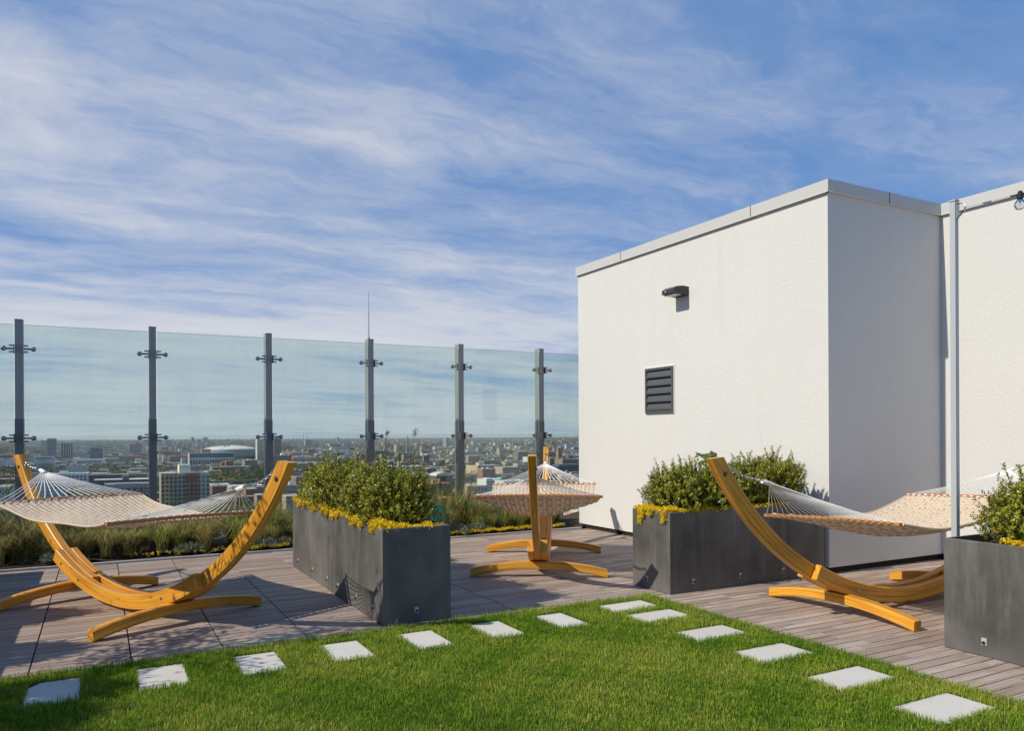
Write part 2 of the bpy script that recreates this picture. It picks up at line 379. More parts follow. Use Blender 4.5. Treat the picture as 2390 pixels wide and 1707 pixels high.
scene.view_settings.view_transform='Standard'; scene.view_settings.look='None'; scene.view_settings.gamma=1; scene.view_settings.exposure=0
scene.render.engine='CYCLES'; scene.cycles.max_bounces=8; scene.cycles.transparent_max_bounces=16; scene.cycles.volume_bounces=1
scene.cycles.use_denoising=True; scene.cycles.volume_step_rate=10
def direc2(x,y=HY):
    """horizontal-plane direction and slope of the sight line through photo pixel (x, y); used to find real places on the ground"""
    a=x-CX; b=HY-y; a,b=math.cos(ROLL)*a+math.sin(ROLL)*b,-math.sin(ROLL)*a+math.cos(ROLL)*b
    return fw+rt*(a/F)+upv*(b/F)
def ground(x,y,z=0):
    d=direc(x,y); t=(z-H)/d.z; return Vector((0,0,H))+d*t

# ------------------------------------------------------------------ roof, deck, lawn
GZ=-65.
b=MB().box(-9,14,-12,12.75,GZ,-.10,(.35,.3,.27)); o=b.build('tower_block',M['city']); tag(o,'tall brick tower under the roof terrace, carrying deck and lawn','building')
b=MB().box(-9,14,-12,12.7,-.0998,-.045); tag(b.build('roof_base',M['membrane']),kind='structure')
LX=4.655; LY=5.885   # lawn corner
def deck_boards():
    mb=MB(); g=.0075
    def board(x0,x1,y0,y1):
        c=(random.random(),random.random()**1.5,random.random()); z=random.uniform(-.0012,.0012)
        mb.box(x0+.0015,x1-.0015,y0+g/2,y1-g/2,-.024,z,c)
    # tiles of six boards, seams every 0.61 m
    y=LY+.004; pitch=.1017
    while y<10.6:
        y1=min(y+pitch,10.62); k=-9
        while True:
            x0=-.42+.613*k; x1=x0+.613; k+=1
            if x0>4.55: break
            board(x0+.004,x1-.004,y,y1)
        y=y1
    # staggered boards of the right-hand deck
    xs=x0+.002
    y=-3.0; row=0
    while y<10.6:
        y1=min(y+.0965,10.62); x=(xs if y>=LY-.02 else LX+.004); x-=0; first=True
        while x<9.2:
            L=random.choice((.36,.47,.61,.61,.72)); 
            if first: L*=random.uniform(.4,1); first=False
            board(x,min(x+L,9.25),y,y1); x+=L
        y=y1; row+=1
    return mb.build('deck_boards',M['deck'])
tag(deck_boards(),kind='structure')
b=MB(); b.box(-6,LX,-4,LY,-.044,-.006); tag(b.build('lawn_ground',M['turf']),kind='structure')
# bed kerb and soil
b=MB().box(-6,7.05,10.63,10.70,-.04,.022); tag(b.build('bed_kerb',M['coping']),kind='structure')
def soil_mesh():
    nx,ny=90,14; xs=np.linspace(-6,9.5,nx); ys=np.linspace(10.702,12.6,ny); X,Y=np.meshgrid(xs,ys,indexing='ij')
    Z=.03+.03*np.sin(X*3.1+Y*2)+.02*np.sin(X*7.7)*np.cos(Y*5); v=np.stack([X,Y,Z],-1).reshape(-1,3)
    f=[(i*ny+j,(i+1)*ny+j,(i+1)*ny+j+1,i*ny+j+1) for i in range(nx-1) for j in range(ny-1)]
    return np_mesh('bed_soil',v,f,M['soil'],smooth=True)
tag(soil_mesh(),kind='structure')

# stepping stones set flush in the lawn
STL=[(-.405+.611*k,-.105+.611*k,5.24,5.72) for k in range(-1,7)]
STR=[(3.965,4.485,y-.30,y) for y in (5.775,5.36,4.71,4.08,3.44,2.82,2.2)]
def stone_mesh(x0,x1,y0,y1,corner=False):
    mb=MB(); c=.008; z=.002
    x0+=random.uniform(-.006,.006); y1+=random.uniform(-.008,.008)
    o=[(x0,y0),(x1,y0),(x1,y1),(x0+(.07 if corner else 0),y1)]+([(x0,y1-.10)] if corner else [])
    cx=sum(p[0] for p in o)/len(o); cy=sum(p[1] for p in o)/len(o); n=len(o)
    i=[(cx+(p[0]-cx)*(1-2*c/(x1-x0)),cy+(p[1]-cy)*(1-2*c/(y1-y0))) for p in o]
    vs=[(*p,-.04) for p in o]+[(*p,z-.005) for p in o]+[(*p,z) for p in i]
    fs=[(k,(k+1)%n,n+(k+1)%n,n+k) for k in range(n)]+[(n+k,n+(k+1)%n,2*n+(k+1)%n,2*n+k) for k in range(n)]+[tuple(range(2*n,3*n))]
    return mb.add(vs,fs)
lab_l=['','pale stepping stone in deep shade at the bottom left, one corner worn round','second shaded stepping stone from the left end of the lawn row','third stepping stone from the left, in front of the nearest hammock stand foot','fourth stepping stone from the left, streaked with shadow in the lawn row','stepping stone just left of the big planter front corner','stepping stone directly in front of the dark planter end','last pale stone of the left row before the path turns the lawn corner']
lab_r=['stepping stone half hidden by grass at the far tip of the lawn','second stone of the right row, just below the lawn tip','third stone down the right edge of the lawn','fourth stone down the right edge, beside the orange hammock foot','fifth stone down the right edge of the lawn, second largest in view','largest nearest stepping stone at the bottom right of the lawn','stepping stone below the bottom right edge of the frame']
SL=STL[1:]; 
for k,q in enumerate(SL): tag(stone_mesh(*q,corner=(k==0)).build('stepping_stone',M['stone']),lab_l[k+1],'paver','square stepping stones along the lawn edge')
for k,q in enumerate(STR[:6]): tag(stone_mesh(*q).build('stepping_stone',M['stone']),lab_r[k],'paver','square stepping stones along the lawn edge')

# lawn blades ---------------------------------------------------------------
def lawn():
    N=520000
    # density falls with distance behind the camera side
    x=rng.uniform(-1.6,LX+.02,N); y=rng.uniform(1.2,LY+.02,N)
    keep=np.ones(N,bool)
    ov=.003+.016*rng.random(N)**2
    for (x0,x1,y0,y1) in SL+STR: keep&=~((x>x0+ov)&(x<x1-ov)&(y>y0+ov)&(y<y1-ov))
    keep&=(x<LX+.02)&((F*(.8801*x-.4747*y)/np.maximum(.4747*x+.8801*y,.3))>-1500)
    x=x[keep];y=y[keep];n=len(x)
    def fld(s,ph): return np.sin(x*s+ph)*np.cos(y*s*1.13+ph*2)+.6*np.sin(x*s*2.3+y*s*1.7+ph)+.4*np.cos(y*s*3.9-x*s*2.9+ph*3)
    clump=fld(9,.3)*.35; patch=fld(2.1,1.4)*.5; tiny=fld(23,2.2)*.5
    h=.015+.010*rng.random(n)+.007*np.clip(clump,-1,1)+.004*np.clip(tiny,-1,1)
    edge=np.minimum(np.minimum(LX-x,LY-y),9)
    for (x0,x1,y0,y1) in SL+STR:
        d=np.maximum(np.maximum(x0-x,x-x1),np.maximum(y0-y,y-y1)); edge=np.minimum(edge,np.maximum(d,0)+.02)
    h*=1+1.35*np.exp(-np.maximum(edge,0)/.045)*rng.random(n); h*=np.where(rng.random(n)<.03,1.6,1)
    h*=np.where((x<.3)|(y>5.2),1.18,1.0)
    a=rng.uniform(0,2*np.pi,n); wd=.0011+.0010*rng.random(n); lean=h*(.05+.75*rng.random(n)**1.4); b=a+np.pi/2+rng.normal(0,.5,n)
    wx,wy=np.cos(a)*wd,np.sin(a)*wd; lx,ly=np.cos(b)*lean,np.sin(b)*lean
    z0=np.full(n,-.008)
    P=np.stack([np.stack([x-wx,y-wy,z0],1),np.stack([x+wx,y+wy,z0],1),
      np.stack([x+wx*.8+lx*.35,y+wy*.8+ly*.35,h*.6],1),np.stack([x-wx*.8+lx*.35,y-wy*.8+ly*.35,h*.6],1),
      np.stack([x+lx,y+ly,h],1)],1).reshape(-1,3)
    b0=np.arange(n)[:,None]*5
    f=np.concatenate([b0+[0,1,2],b0+[0,2,3],b0+[3,2,4]],0)
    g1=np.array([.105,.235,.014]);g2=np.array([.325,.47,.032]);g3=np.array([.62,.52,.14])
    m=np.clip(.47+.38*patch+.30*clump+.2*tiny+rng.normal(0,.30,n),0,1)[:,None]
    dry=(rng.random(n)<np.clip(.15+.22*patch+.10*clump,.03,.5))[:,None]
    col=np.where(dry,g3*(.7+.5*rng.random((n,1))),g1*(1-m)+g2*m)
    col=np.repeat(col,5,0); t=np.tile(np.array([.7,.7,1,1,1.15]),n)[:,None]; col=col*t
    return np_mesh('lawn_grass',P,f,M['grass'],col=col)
tag(lawn(),'short mown lawn of green and straw coloured blades','grass',kind='stuff')

# ------------------------------------------------------------------ penthouse
ph=empty('penthouse',(7.13,5.81,0),0,'white stucco stair block with grey coping on the right of the roof deck','building')
def local(mb,loc): 
    mb.v=[(p[0]-loc[0],p[1]-loc[1],p[2]-loc[2]) for p in mb.v]; return mb
PL=(7.13,5.81,0)
X0=7.13; X1=9.16
b=MB(); b.box(X0,14,5.81,10.84,.07,4.26); b.box(X1,14,-6,5.8095,.07,4.26)
local(b,PL).build('wall',M['stucco'],ph)
b=MB(); b.box(X0+.03,13.9,5.84,10.81,-.04,.069); b.box(X1+.03,13.9,-5.9,5.839,-.04,.069); local(b,PL).build('base_gap',M['dark_gap'],ph)
def coping():
    mb=MB(); o=.03; z0,z1=4.255,4.385
    pts=[(X0-o,10.84+o),(X0-o,5.81-o),(X1-o,5.81-o),(X1-o,-6)]
    lip=.008
    for (a,c) in zip(pts[:-1],pts[1:]):
        n=Vector((c[1]-a[1],-(c[0]-a[0]),0)).normalized()
        n=Vector((-1,0,0)) if abs(c[0]-a[0])<1e-6 else Vector((0,-1,0))
        A=Vector((*a,0));B=Vector((*c,0)); I=-n*.4
        za=Vector((0,0,z0));zb=Vector((0,0,z1));zc=Vector((0,0,z0-.012))
        mb.add([A+za,B+za,B+zb,A+zb],[(0,1,2,3)])
        mb.add([A+n*lip+zc,B+n*lip+zc,B+za,A+za],[(0,1,2,3)])
        mb.add([A+n*lip+zc,B+n*lip+zc,B+I*.08+zc,A+I*.08+zc],[(0,3,2,1)])
    mb.add([(X0-o,10.87,z1),(X0-o,5.78,z1),(X1-o,5.78,z1),(X1-o,-6,z1),(14,-6,z1),(14,10.87,z1)],[(0,1,2,3,4,5)])
    # butt joints of the metal lengths
    c=local(mb,PL).build('coping',M['coping'],ph)
    for y in (6.92,9.6):
        s=MB(); s.box(X0-o-.004,X0-o-.0005,y,y+.006,z0,z1+.002); local(s,PL).build('coping_joint',M['dark_gap'],c)
    s=MB(); s.box(8.15,8.156,5.81-o-.004,5.81-o-.0005,z0,z1); local(s,PL).build('coping_joint',M['dark_gap'],c)
coping()
def vent():
    y0,y1,z0,z1=8.40,9.02,1.87,2.53; x=X0
    fr=MB(); t=.035
    for (a,b_,c,d) in ((y0,y1,z1-t,z1),(y0,y1,z0,z0+t),(y0,y0+t,z0+t,z1-t),(y1-t,y1,z0+t,z1-t)): fr.box(x-.03,x-.001,a,b_,c,d)
    f=local(fr,PL).build('vent',M['louvre'],ph)
    bk=MB().box(x-.006,x-.002,y0+t,y1-t,z0+t,z1-t); local(bk,PL).build('backing',M['dark_gap'],f)
    n=5; hgt=(z1-z0-2*t)/n
    for i in range(n):
        zz=z0+t+i*hgt; s=MB()
        A=[(x-.028,zz+.008),(x-.028,zz+.030),(x-.006,zz+hgt*.82),(x-.006,zz+hgt*.82-.012)]
        vs=[(p[0],y0+t+.001,p[1]) for p in A]+[(p[0],y1-t-.001,p[1]) for p in A]
        s.add(vs,[(3,2,1,0),(4,5,6,7)]+[(k,(k+1)%4,4+(k+1)%4,4+k) for k in range(4)])
        local(s,PL).build('slat',M['louvre'],f)
    tr=MB(); e=.014
    for (a,b_,c,d) in ((y0-e,y1+e,z1,z1+e),(y0-e,y1+e,z0-e,z0),(y0-e,y0,z0,z1),(y1,y1+e,z0,z1)): tr.box(x-.012,x-.001,a,b_,c,d)
    local(tr,PL).build('trim',M['white_trim'],f)
vent()
def wall_lamp():
    y0,y1,zt=8.085,8.36,3.60
    r=empty('wall_lamp',(X0,(y0+y1)/2,3.5),0,'dark bronze wedge shaped wall lamp on the sunlit stucco wall','lamp')
    w_=(y1-y0)/2
    # side profile (out from wall, z): a flat hood that droops at the front
    prof=[(0,.095),(.10,.10),(.20,.085),(.255,.05),(.262,-.005),(.20,-.018),(.09,-.022),(0,-.03)]
    mb=MB(); ys=[-w_,-w_+.015,w_-.015,w_]
    rings=[]
    for i,y in enumerate(ys):
        k=.93 if i in (0,3) else 1
        rings.append([(-p[0]*k,y,.03+(p[1]-.03)*k) for p in prof])
    n=len(prof); vs=[v for q in rings for v in q]; fs=[]
    for i in range(3):
        for k in range(n): fs.append((i*n+k,(i+1)*n+k,(i+1)*n+(k+1)%n,i*n+(k+1)%n))
    fs+=[tuple(range(n)),tuple(range(3*n,4*n))[::-1]]
    mb.add(vs,fs); mb.build('housing',M['dark_lamp'],r)
    MB().box(-.23,-.11,-w_+.03,w_-.03,-.0262,-.0205).build('lens',M['white_trim'],r)
    MB().sphere((-.268,.03,.02),.016,8).build('sensor',M['steel'],r)
wall_lamp()

# ------------------------------------------------------------------ glass railing
YR=11.5
def railing():
    r=empty('glass_railing',(0,YR,0),0,'tall glass wind screen of grey posts and tinted panes along the roof edge','railing')
    S=1.527; xs=[-.885+S*k for k in range(-2,8)]
    HT=3.045
    for i,x in enumerate(xs):
        p=MB().box(x-.043,x+.043,-.08,.08,0,HT).build('post',M['post'],r)
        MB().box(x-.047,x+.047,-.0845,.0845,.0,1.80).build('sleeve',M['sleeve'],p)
        for z in (2.68,1.553,.42):
            for sd in (-1,1):
                m=MB(); xx=x+sd*.0475
                m.box(min(xx,xx+sd*.008),max(xx,xx+sd*.008),-.135,-.035,z-.055,z+.055)
                for dz in (-.04,.04): m.tube([(xx,-.10,z+dz),(xx+sd*.055,-.10,z+dz)],.009,8)
                m.tube([(xx,-.10,z),(xx+sd*.09,-.10,z)],.012,8)
                m.sphere((xx+sd*.112,-.10,z),.031,8)
                m.build('clamp',M['chrome'],p,smooth=False)
        MB().box(x-.0445,x+.0445,-.082,.082,HT+.0005,HT+.012).build('cap',M['post'],p)
    for i in range(len(xs)-1):
        a=xs[i]+.055; c=xs[i+1]-.055
        g=MB().box(a,c,-.076,-.064,.22,2.985).build('pane',M['glass'],r)
        e=MB(); e.box(a,c,-.0755,-.0645,2.9852,2.988); e.build('edge',M['glass_edge'],g)
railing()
b=MB(); x4=-.885+1.527*3; b.tube([(0,0,0),(0,0,.36),(0,0,.74)],[.011,.009,.004],8); b.lathe([(.02,-.012),(.02,.03),(.012,.045)],0,0,10)
o=b.build('lightning_rod',M['pole']); o.location=(x4-.01,YR,3.07); tag(o,'thin pale lightning rod standing on the fourth railing post','rod')

# ------------------------------------------------------------------ planters
def planter(x0,x1,y0,y1,label,seams=(),axis='y',plates=()):
    h=.80; r=empty('planter',((x0+x1)/2,(y0+y1)/2,0),0,label,'planter','charcoal fibre cement planter boxes on the deck')
    L=((x0+x1)/2,(y0+y1)/2,0); t=.022
    cuts=[(y0 if axis=='y' else x0)]+list(seams)+[(y1 if axis=='y' else x1)]
    for a,c in zip(cuts[:-1],cuts[1:]):
        X=(x0,x1,a+.003,c-.003) if axis=='y' else (a+.003,c-.003,y0,y1)
        mb=MB(); xa,xb,ya,yb=X; q=.006; z=.004
        o=[(xa,ya),(xb,ya),(xb,yb),(xa,yb)]
        def ins(d): return [(xa+d,ya+d),(xb-d,ya+d),(xb-d,yb-d),(xa+d,yb-d)]
        loops=[[(*p,z) for p in o],[(*p,h-q) for p in o],[(*p,h) for p in ins(q)],[(*p,h) for p in ins(t)],[(*p,h-.10) for p in ins(t)]]
        # chamfer the upright edges a little
        vs=[v for l in loops for v in l]; fs=[]
        for i in range(4):
            for k in range(4): fs.append((i*4+k,i*4+(k+1)%4,(i+1)*4+(k+1)%4,(i+1)*4+k))
        mb.add(vs,fs); local(mb,L).build('box',M['planter'],r)
        so_=MB().box(xa+t,xb-t,ya+t,yb-t,h-.12,h-.06); local(so_,L).build('soil',M['soil'],r)
    for (px,py,nx,ny) in plates:
        m=MB(); s=.018; z0,z1=.08,.132
        if nx: 
            m.box(px+nx*.0005-(.004 if nx<0 else 0),px+nx*.0005+(.004 if nx>0 else 0),py-s,py+s,z0,z1)
        else: m.box(px-s,px+s,py-.0045,py-.0005,z0,z1)
        d=local(m,L).build('drain_plate',M['plate'],r)
        q=MB(); c=Vector((px+nx*.006,py+ny*.006,.10)); n_=Vector((nx,ny,0))
        q.tube([c,c+n_*.012],.011,8); local(q,L).build('drain_hole',M['black'],d)
    return r
planter(2.04,2.645,6.02,9.33,'long charcoal planter in the middle of the deck, its dark end facing the lawn',(7.72,),'y',
   [(2.04,y,-1,0) for y in (9.05,8.35,7.75,7.35,6.75,6.27)]+[(2.33,6.02,0,-1)])
planter(4.875,7.06,5.82,6.41,'charcoal planter with its end against the white stucco wall',(6.50,),'x',
   [(4.875,6.17,-1,0),(5.17,5.82,0,-1),(5.80,5.82,0,-1),(6.42,5.82,0,-1)])
planter(5.43,6.03,.30,3.43,'nearest charcoal planter, cut off by the right edge of the frame',(1.87,),'y',
   [(5.43,3.14,-1,0),(5.43,2.4,-1,0)])
planter(-2.1,-1.5,2.6,10.5,'charcoal planter just beyond the left edge of the view',(4.25,5.9,7.55,9.2),'y')

# shrubs --------------------------------------------------------------------
def leaves_mesh(P,D,Nn,Ln,Wd,col):
    """diamond leaves: base P, direction D, normal-ish N"""
    S=np.cross(D,Nn); S/= (np.linalg.norm(S,axis=1,keepdims=True)+1e-9)
    up=np.cross(S,D)
    a=P; b=P+D*(Ln*.45)[:,None]+S*Wd[:,None]*.5+up*(Ln*.06)[:,None]; c=P+D*Ln[:,None]; d=P+D*(Ln*.45)[:,None]-S*Wd[:,None]*.5+up*(Ln*.06)[:,None]
    V=np.stack([a,b,c,d],1).reshape(-1,3); f=np.arange(len(P)*4).reshape(-1,4)
    return V,f,np.repeat(col,4,0)
def unit(v): return v/(np.linalg.norm(v,axis=-1,keepdims=True)+1e-9)
def shrub_mesh(seed,rad=.33,hh=.54,ntw=560,open_=.0):
    g=np.random.default_rng(seed)
    Ps=[];Ds=[];Ns=[];Ls=[];Cs=[];stems=MB()
    for i in range(ntw):
        u=unit(g.normal(size=3)); 
        if u[2]<-.35: u[2]=-u[2]
        u=unit(u)
        lump=1+.13*math.sin(3.1*math.atan2(u[1],u[0])+seed)+.10*math.sin(5*u[2]+seed*2)+g.normal(0,.07)
        tip=np.array([u[0]*rad*lump,u[1]*rad*lump,hh*.46+u[2]*hh*.54*lump])
        if g.random()<.07: tip+=np.array([0,0,g.uniform(.03,.09)])+u*g.uniform(.02,.06)
        tip[2]=max(tip[2],.03)
        L=g.uniform(.12,.22); d=unit(u*.8+np.array([0,0,.75])+g.normal(0,.28,3)); base=tip-d*L
        k=int(L/.0115); s=np.linspace(.12,1,k)
        pts=base+d*L*s[:,None]; ang=np.arange(k)*1.7+g.uniform(0,6)
        e1=unit(np.cross(d,[.3,.2,1.])); e2=np.cross(d,e1)
        out=e1*np.cos(ang)[:,None]+e2*np.sin(ang)[:,None]
        for sgn in (1,-1):
            dd=unit(out*sgn*.85+d*.6+g.normal(0,.18,(k,3)))
            Ps.append(pts);Ds.append(dd);Ns.append(unit(d+g.normal(0,.35,(k,3))));Ls.append(g.uniform(.020,.031,k))
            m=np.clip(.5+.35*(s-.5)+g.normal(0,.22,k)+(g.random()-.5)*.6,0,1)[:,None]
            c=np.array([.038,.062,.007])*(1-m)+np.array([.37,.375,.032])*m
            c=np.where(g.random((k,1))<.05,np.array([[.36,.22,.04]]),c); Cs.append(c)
        if i%5==0: stems.tube([(0+g.normal(0,.02),g.normal(0,.02),-.02),tuple(base*.5+np.array([0,0,.02])),tuple(base),tuple(tip)],[.006,.004,.0025,.001],5,(.10,.07,.04))
    P=np.concatenate(Ps);L=np.concatenate(Ls)
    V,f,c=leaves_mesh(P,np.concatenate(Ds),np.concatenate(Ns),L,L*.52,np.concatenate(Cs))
    return V,f,c,stems
def shrub(seed,name,label,loc,**k):
    r=empty(name,loc,0,label,'shrub')
    V,f,c,st=shrub_mesh(seed,**k)
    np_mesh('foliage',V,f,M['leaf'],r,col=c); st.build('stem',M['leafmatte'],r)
    return r
SZ=.73
protos=[shrub(11,'boxwood_shrub','rounded boxwood at the near end of the middle planter',(2.36,6.53,SZ),rad=.335,hh=.485),
        shrub(23,'boxwood_shrub','second boxwood from the near end of the middle planter',(2.34,7.10,SZ),rad=.33,hh=.50),
        shrub(37,'boxwood_shrub','boxwood with long upright sprigs at the wall end of the wall planter',(6.57,6.10,SZ),rad=.32,hh=.56,ntw=540)]
for p_ in protos: p_['group']='boxwood shrubs in the planters'
GB='boxwood shrubs in the planters'
for i,(k,x,y,rz,sc,lab) in enumerate([
   (0,2.33,7.72,2.0,1.02,'middle boxwood of the long planter row'),(1,2.36,8.32,4.1,1.05,'fourth boxwood back in the middle planter'),(0,2.34,8.90,5.2,.97,'farthest boxwood of the middle planter, beside the yellow sedum corner'),
   (0,5.24,6.12,1.1,.98,'leftmost boxwood of the wall planter, above trailing yellow sedum'),(1,5.66,6.12,3.2,.95,'boxwood of the wall planter seen left of the orange arm tip'),(2,6.15,6.10,.7,.93,'boxwood of the wall planter right behind the orange arm and chain'),
   (1,5.81,3.00,2.4,.95,'boxwood in the nearest planter at the right edge of the frame'),(1,5.76,2.40,.9,1.0,'boxwood further along the nearest planter, mostly out of frame')]):
    dup(protos[k],(x,y,SZ),rz,lab,GB,(sc,sc,sc))
for i,(y,zs) in enumerate(((2.95,1.3),(3.45,1.35),(3.95,1.3),(4.45,1.35),(4.95,1.3),(5.45,1.3),(6.6,1.1),(7.9,1.1),(9.3,1.1))):
    dup(protos[i%3],(-1.74,y,SZ),i*1.9,'boxwood in the planter beyond the left edge of the view',GB,(1.05,1.05,zs))

# yellow sedum --------------------------------------------------------------
def sedum(name,pts,label,seed,spread=.02,leafz=.02,green=.1):
    g=np.random.default_rng(seed); n=len(pts); k=9
    P=np.repeat(pts,k,0)+g.normal(0,.008,(n*k,3)); D=unit(g.normal(0,1,(n*k,3))+np.array([0,0,.9])); Nn=unit(g.normal(0,1,(n*k,3)))
    L=g.uniform(.010,.019,n*k); m=g.random((n*k,1)); c=np.array([.82,.55,.010])*(1-m)+np.array([.93,.74,.03])*m
    gr=(np.repeat(g.random((n,1)),k,0)<green); c=np.where(gr,np.array([.22,.24,.03])*(.6+.6*m),c)
    c=np.where(g.random((n*k,1))<.05,np.array([[.30,.13,.015]]),c)
    V,f,cc=leaves_mesh(P,D,Nn,L,L*.75,c)
    return tag(np_mesh(name,V,f,M['leafmatte'],col=cc),label,'sedum',kind='stuff')
def sed_pts(x0,x1,y0,y1,n,seed,z=.79,h=.03,hang=None):
    g=np.random.default_rng(seed); x=g.uniform(x0,x1,n); y=g.uniform(y0,y1,n)
    zz=z+h*(np.sin(x*23+seed)*np.cos(y*19)+1)*.5+g.normal(0,.006,n)-.01
    return np.stack([x,y,zz],1)
def hang_pts(x,y,dx,dy,zl,n,seed):
    g=np.random.default_rng(seed); t=g.random(n)
    return np.stack([x+dx*.012+g.normal(0,.012,n)*abs(dy)+dx*.01*g.random(n),y+dy*.012+g.normal(0,.012,n)*abs(dx)+dy*.01*g.random(n),.80-t*zl],1)
g_=np.random.default_rng(5)
pp=[sed_pts(2.04,2.19,6.05,9.34,3000,3,.80,.045),sed_pts(2.06,2.50,6.03,6.20,460,4,.785,.025),sed_pts(2.5,2.62,6.1,9.2,300,14,.78)]
for i in range(22): pp.append(hang_pts(2.04,g_.uniform(6.1,9.3),-1,0,g_.uniform(.01,.05),22,i))
sedum('yellow_sedum',np.concatenate(pp),'bright yellow sedum spilling over the long side of the middle planter',1)
pp=[sed_pts(4.875,5.06,5.84,6.38,900,6,.80,.04),sed_pts(5.0,6.5,5.83,5.93,1200,7,.79,.035),sed_pts(6.5,7.0,5.84,6.3,120,8,.78)]
for y,zl in ((6.27,.14),(5.90,.10),(6.1,.05),(6.22,.07)): pp.append(hang_pts(4.875,y,-1,0,zl,60,int(y*100)))
sedum('yellow_sedum',np.concatenate(pp),'yellow sedum trailing over the end of the planter by the white wall',2)
pp=[sed_pts(5.435,5.58,2.2,3.02,800,9,.80,.035),sed_pts(5.5,5.95,.5,2.9,500,10,.76)]
sedum('yellow_sedum',np.concatenate(pp),'low yellow sedum under the shrub of the nearest planter',3)

# ------------------------------------------------------------------ hammock stands and hammocks
RO=2.70; ZC=.175+math.sqrt(RO*RO-.87**2)
def beam_section(mb,path,w_,ch=.007):
    """path: list of (outer point, inner point, lateral axis); sweeps a chamfered rectangle"""
    vs=[];uv=[];N=len(path);L=0
    for i,(o,i_,lat,yc) in enumerate(path):
        o=Vector(o);i_=Vector(i_);lat=Vector(lat); r=(i_-o); d=r.length; r=r/d; c=o+lat*yc
        prof=[(-w_/2+ch,0),(w_/2-ch,0),(w_/2,ch),(w_/2,d-ch),(w_/2-ch,d),(-w_/2+ch,d),(-w_/2,d-ch),(-w_/2,ch)]
        vs+=[c+lat*a+r*b_ for a,b_ in prof]
        if i: L+=(Vector(path[i][0])-Vector(path[i-1][0])).length
        per=[0,w_,w_+.01,w_+d,w_+d+.01,2*w_+d,2*w_+d+.01,2*w_+2*d]
        uv+=[(L,p) for p in per]
    fs=[]
    for i in range(N-1):
        for k in range(8): fs.append((i*8+k,i*8+(k+1)%8,(i+1)*8+(k+1)%8,(i+1)*8+k))
    fs.append(tuple(range(8))[::-1]); fs.append(tuple((N-1)*8+k for k in range(8)))
    mb.add(vs,fs,(1,1,1),uv)
def arc_path(a0,a1,ro,ri,yc,n=28,tip=0,lat=(0,1,0)):
    P=[]
    for i in range(n+1):
        a=a0+(a1-a0)*i/n
        ao=a+(tip if i==n else 0)
        P.append(((ro*math.sin(ao),0,ZC-ro*math.cos(ao)),(ri*math.sin(a),0,ZC-ri*math.cos(a)),lat,yc))
    return P
AT=math.asin(2.30/RO)
def make_stand(label,loc,rz):
    r=empty('hammock_stand',loc,rz,label,'hammock stand','curved pine hammock stands on the deck')
    for sd in (1,-1):
        m=MB(); beam_section(m,[((sd*o[0],o[1],o[2]),(sd*i[0],i[1],i[2]),l,y) for o,i,l,y in arc_path(R(13.5),AT,RO-.004,RO-.128,0,30,R(1.3))],.076); m.build('arm',M['wood'],r)
    for sd in (1,-1):
        m=MB(); beam_section(m,arc_path(R(-27.5),R(27.5),RO,RO-.132,sd*(.038+.0335),30),.065); m.build('side_beam',M['wood'],r)
    # rocker feet: shallow arches across the axis
    hw=.75; rise=.09; Rf=(hw*hw+rise*rise)/(2*rise); th=.086
    for sd in (1,-1):
        P=[]
        for i in range(25):
            y=-hw+2*hw*i/24; z=math.sqrt(Rf*Rf-y*y)-(Rf-rise); a=math.asin(y/Rf)
            if i in (0,24): a*=.2
            P.append(((sd*.87,y,max(z,0)),(sd*.87,y+th*math.sin(a),max(z,0)+th*math.cos(a)),(1,0,0),0))
        m=MB(); beam_section(m,P,.085); m.build('foot',M['wood'],r)
    for sd in (1,-1):
        for an in (16,24):
            for fs_ in (1,-1):
                a=R(an)*sd; rr=RO-.066; p=Vector((rr*math.sin(a),fs_*.1045,ZC-rr*math.cos(a)))
                MB().tube([p,p+Vector((0,fs_*.004,0))],.013,10).build('bolt',M['steel'],r)
        for fs_ in (1,-1):
            a=sd*(AT-R(2.6)); rr=RO-.062; p=Vector((rr*math.sin(a),fs_*.038,ZC-rr*math.cos(a)))
            q=MB().tube([p,p+Vector((0,fs_*.0035,0))],.020,12).build('eye_bolt',M['black'],r)
            MB().tube([p+Vector((0,fs_*.0035,0)),p+Vector((0,fs_*.010,0))],.009,8).build('bolt_head',M['chrome'],q)
        # hook on the inner face of the arm tip
        a=sd*(AT-R(2.6)); rr=RO-.132; p=Vector((rr*math.sin(a),0,ZC-rr*math.cos(a)))
        MB().tube([p+Vector((sd*.01,0,-.01)),p+Vector((-sd*.02,0,.004)),p+Vector((-sd*.035,0,-.004))],.006,6).build('hook',M['steel'],r)
    return r
ZB0=.90
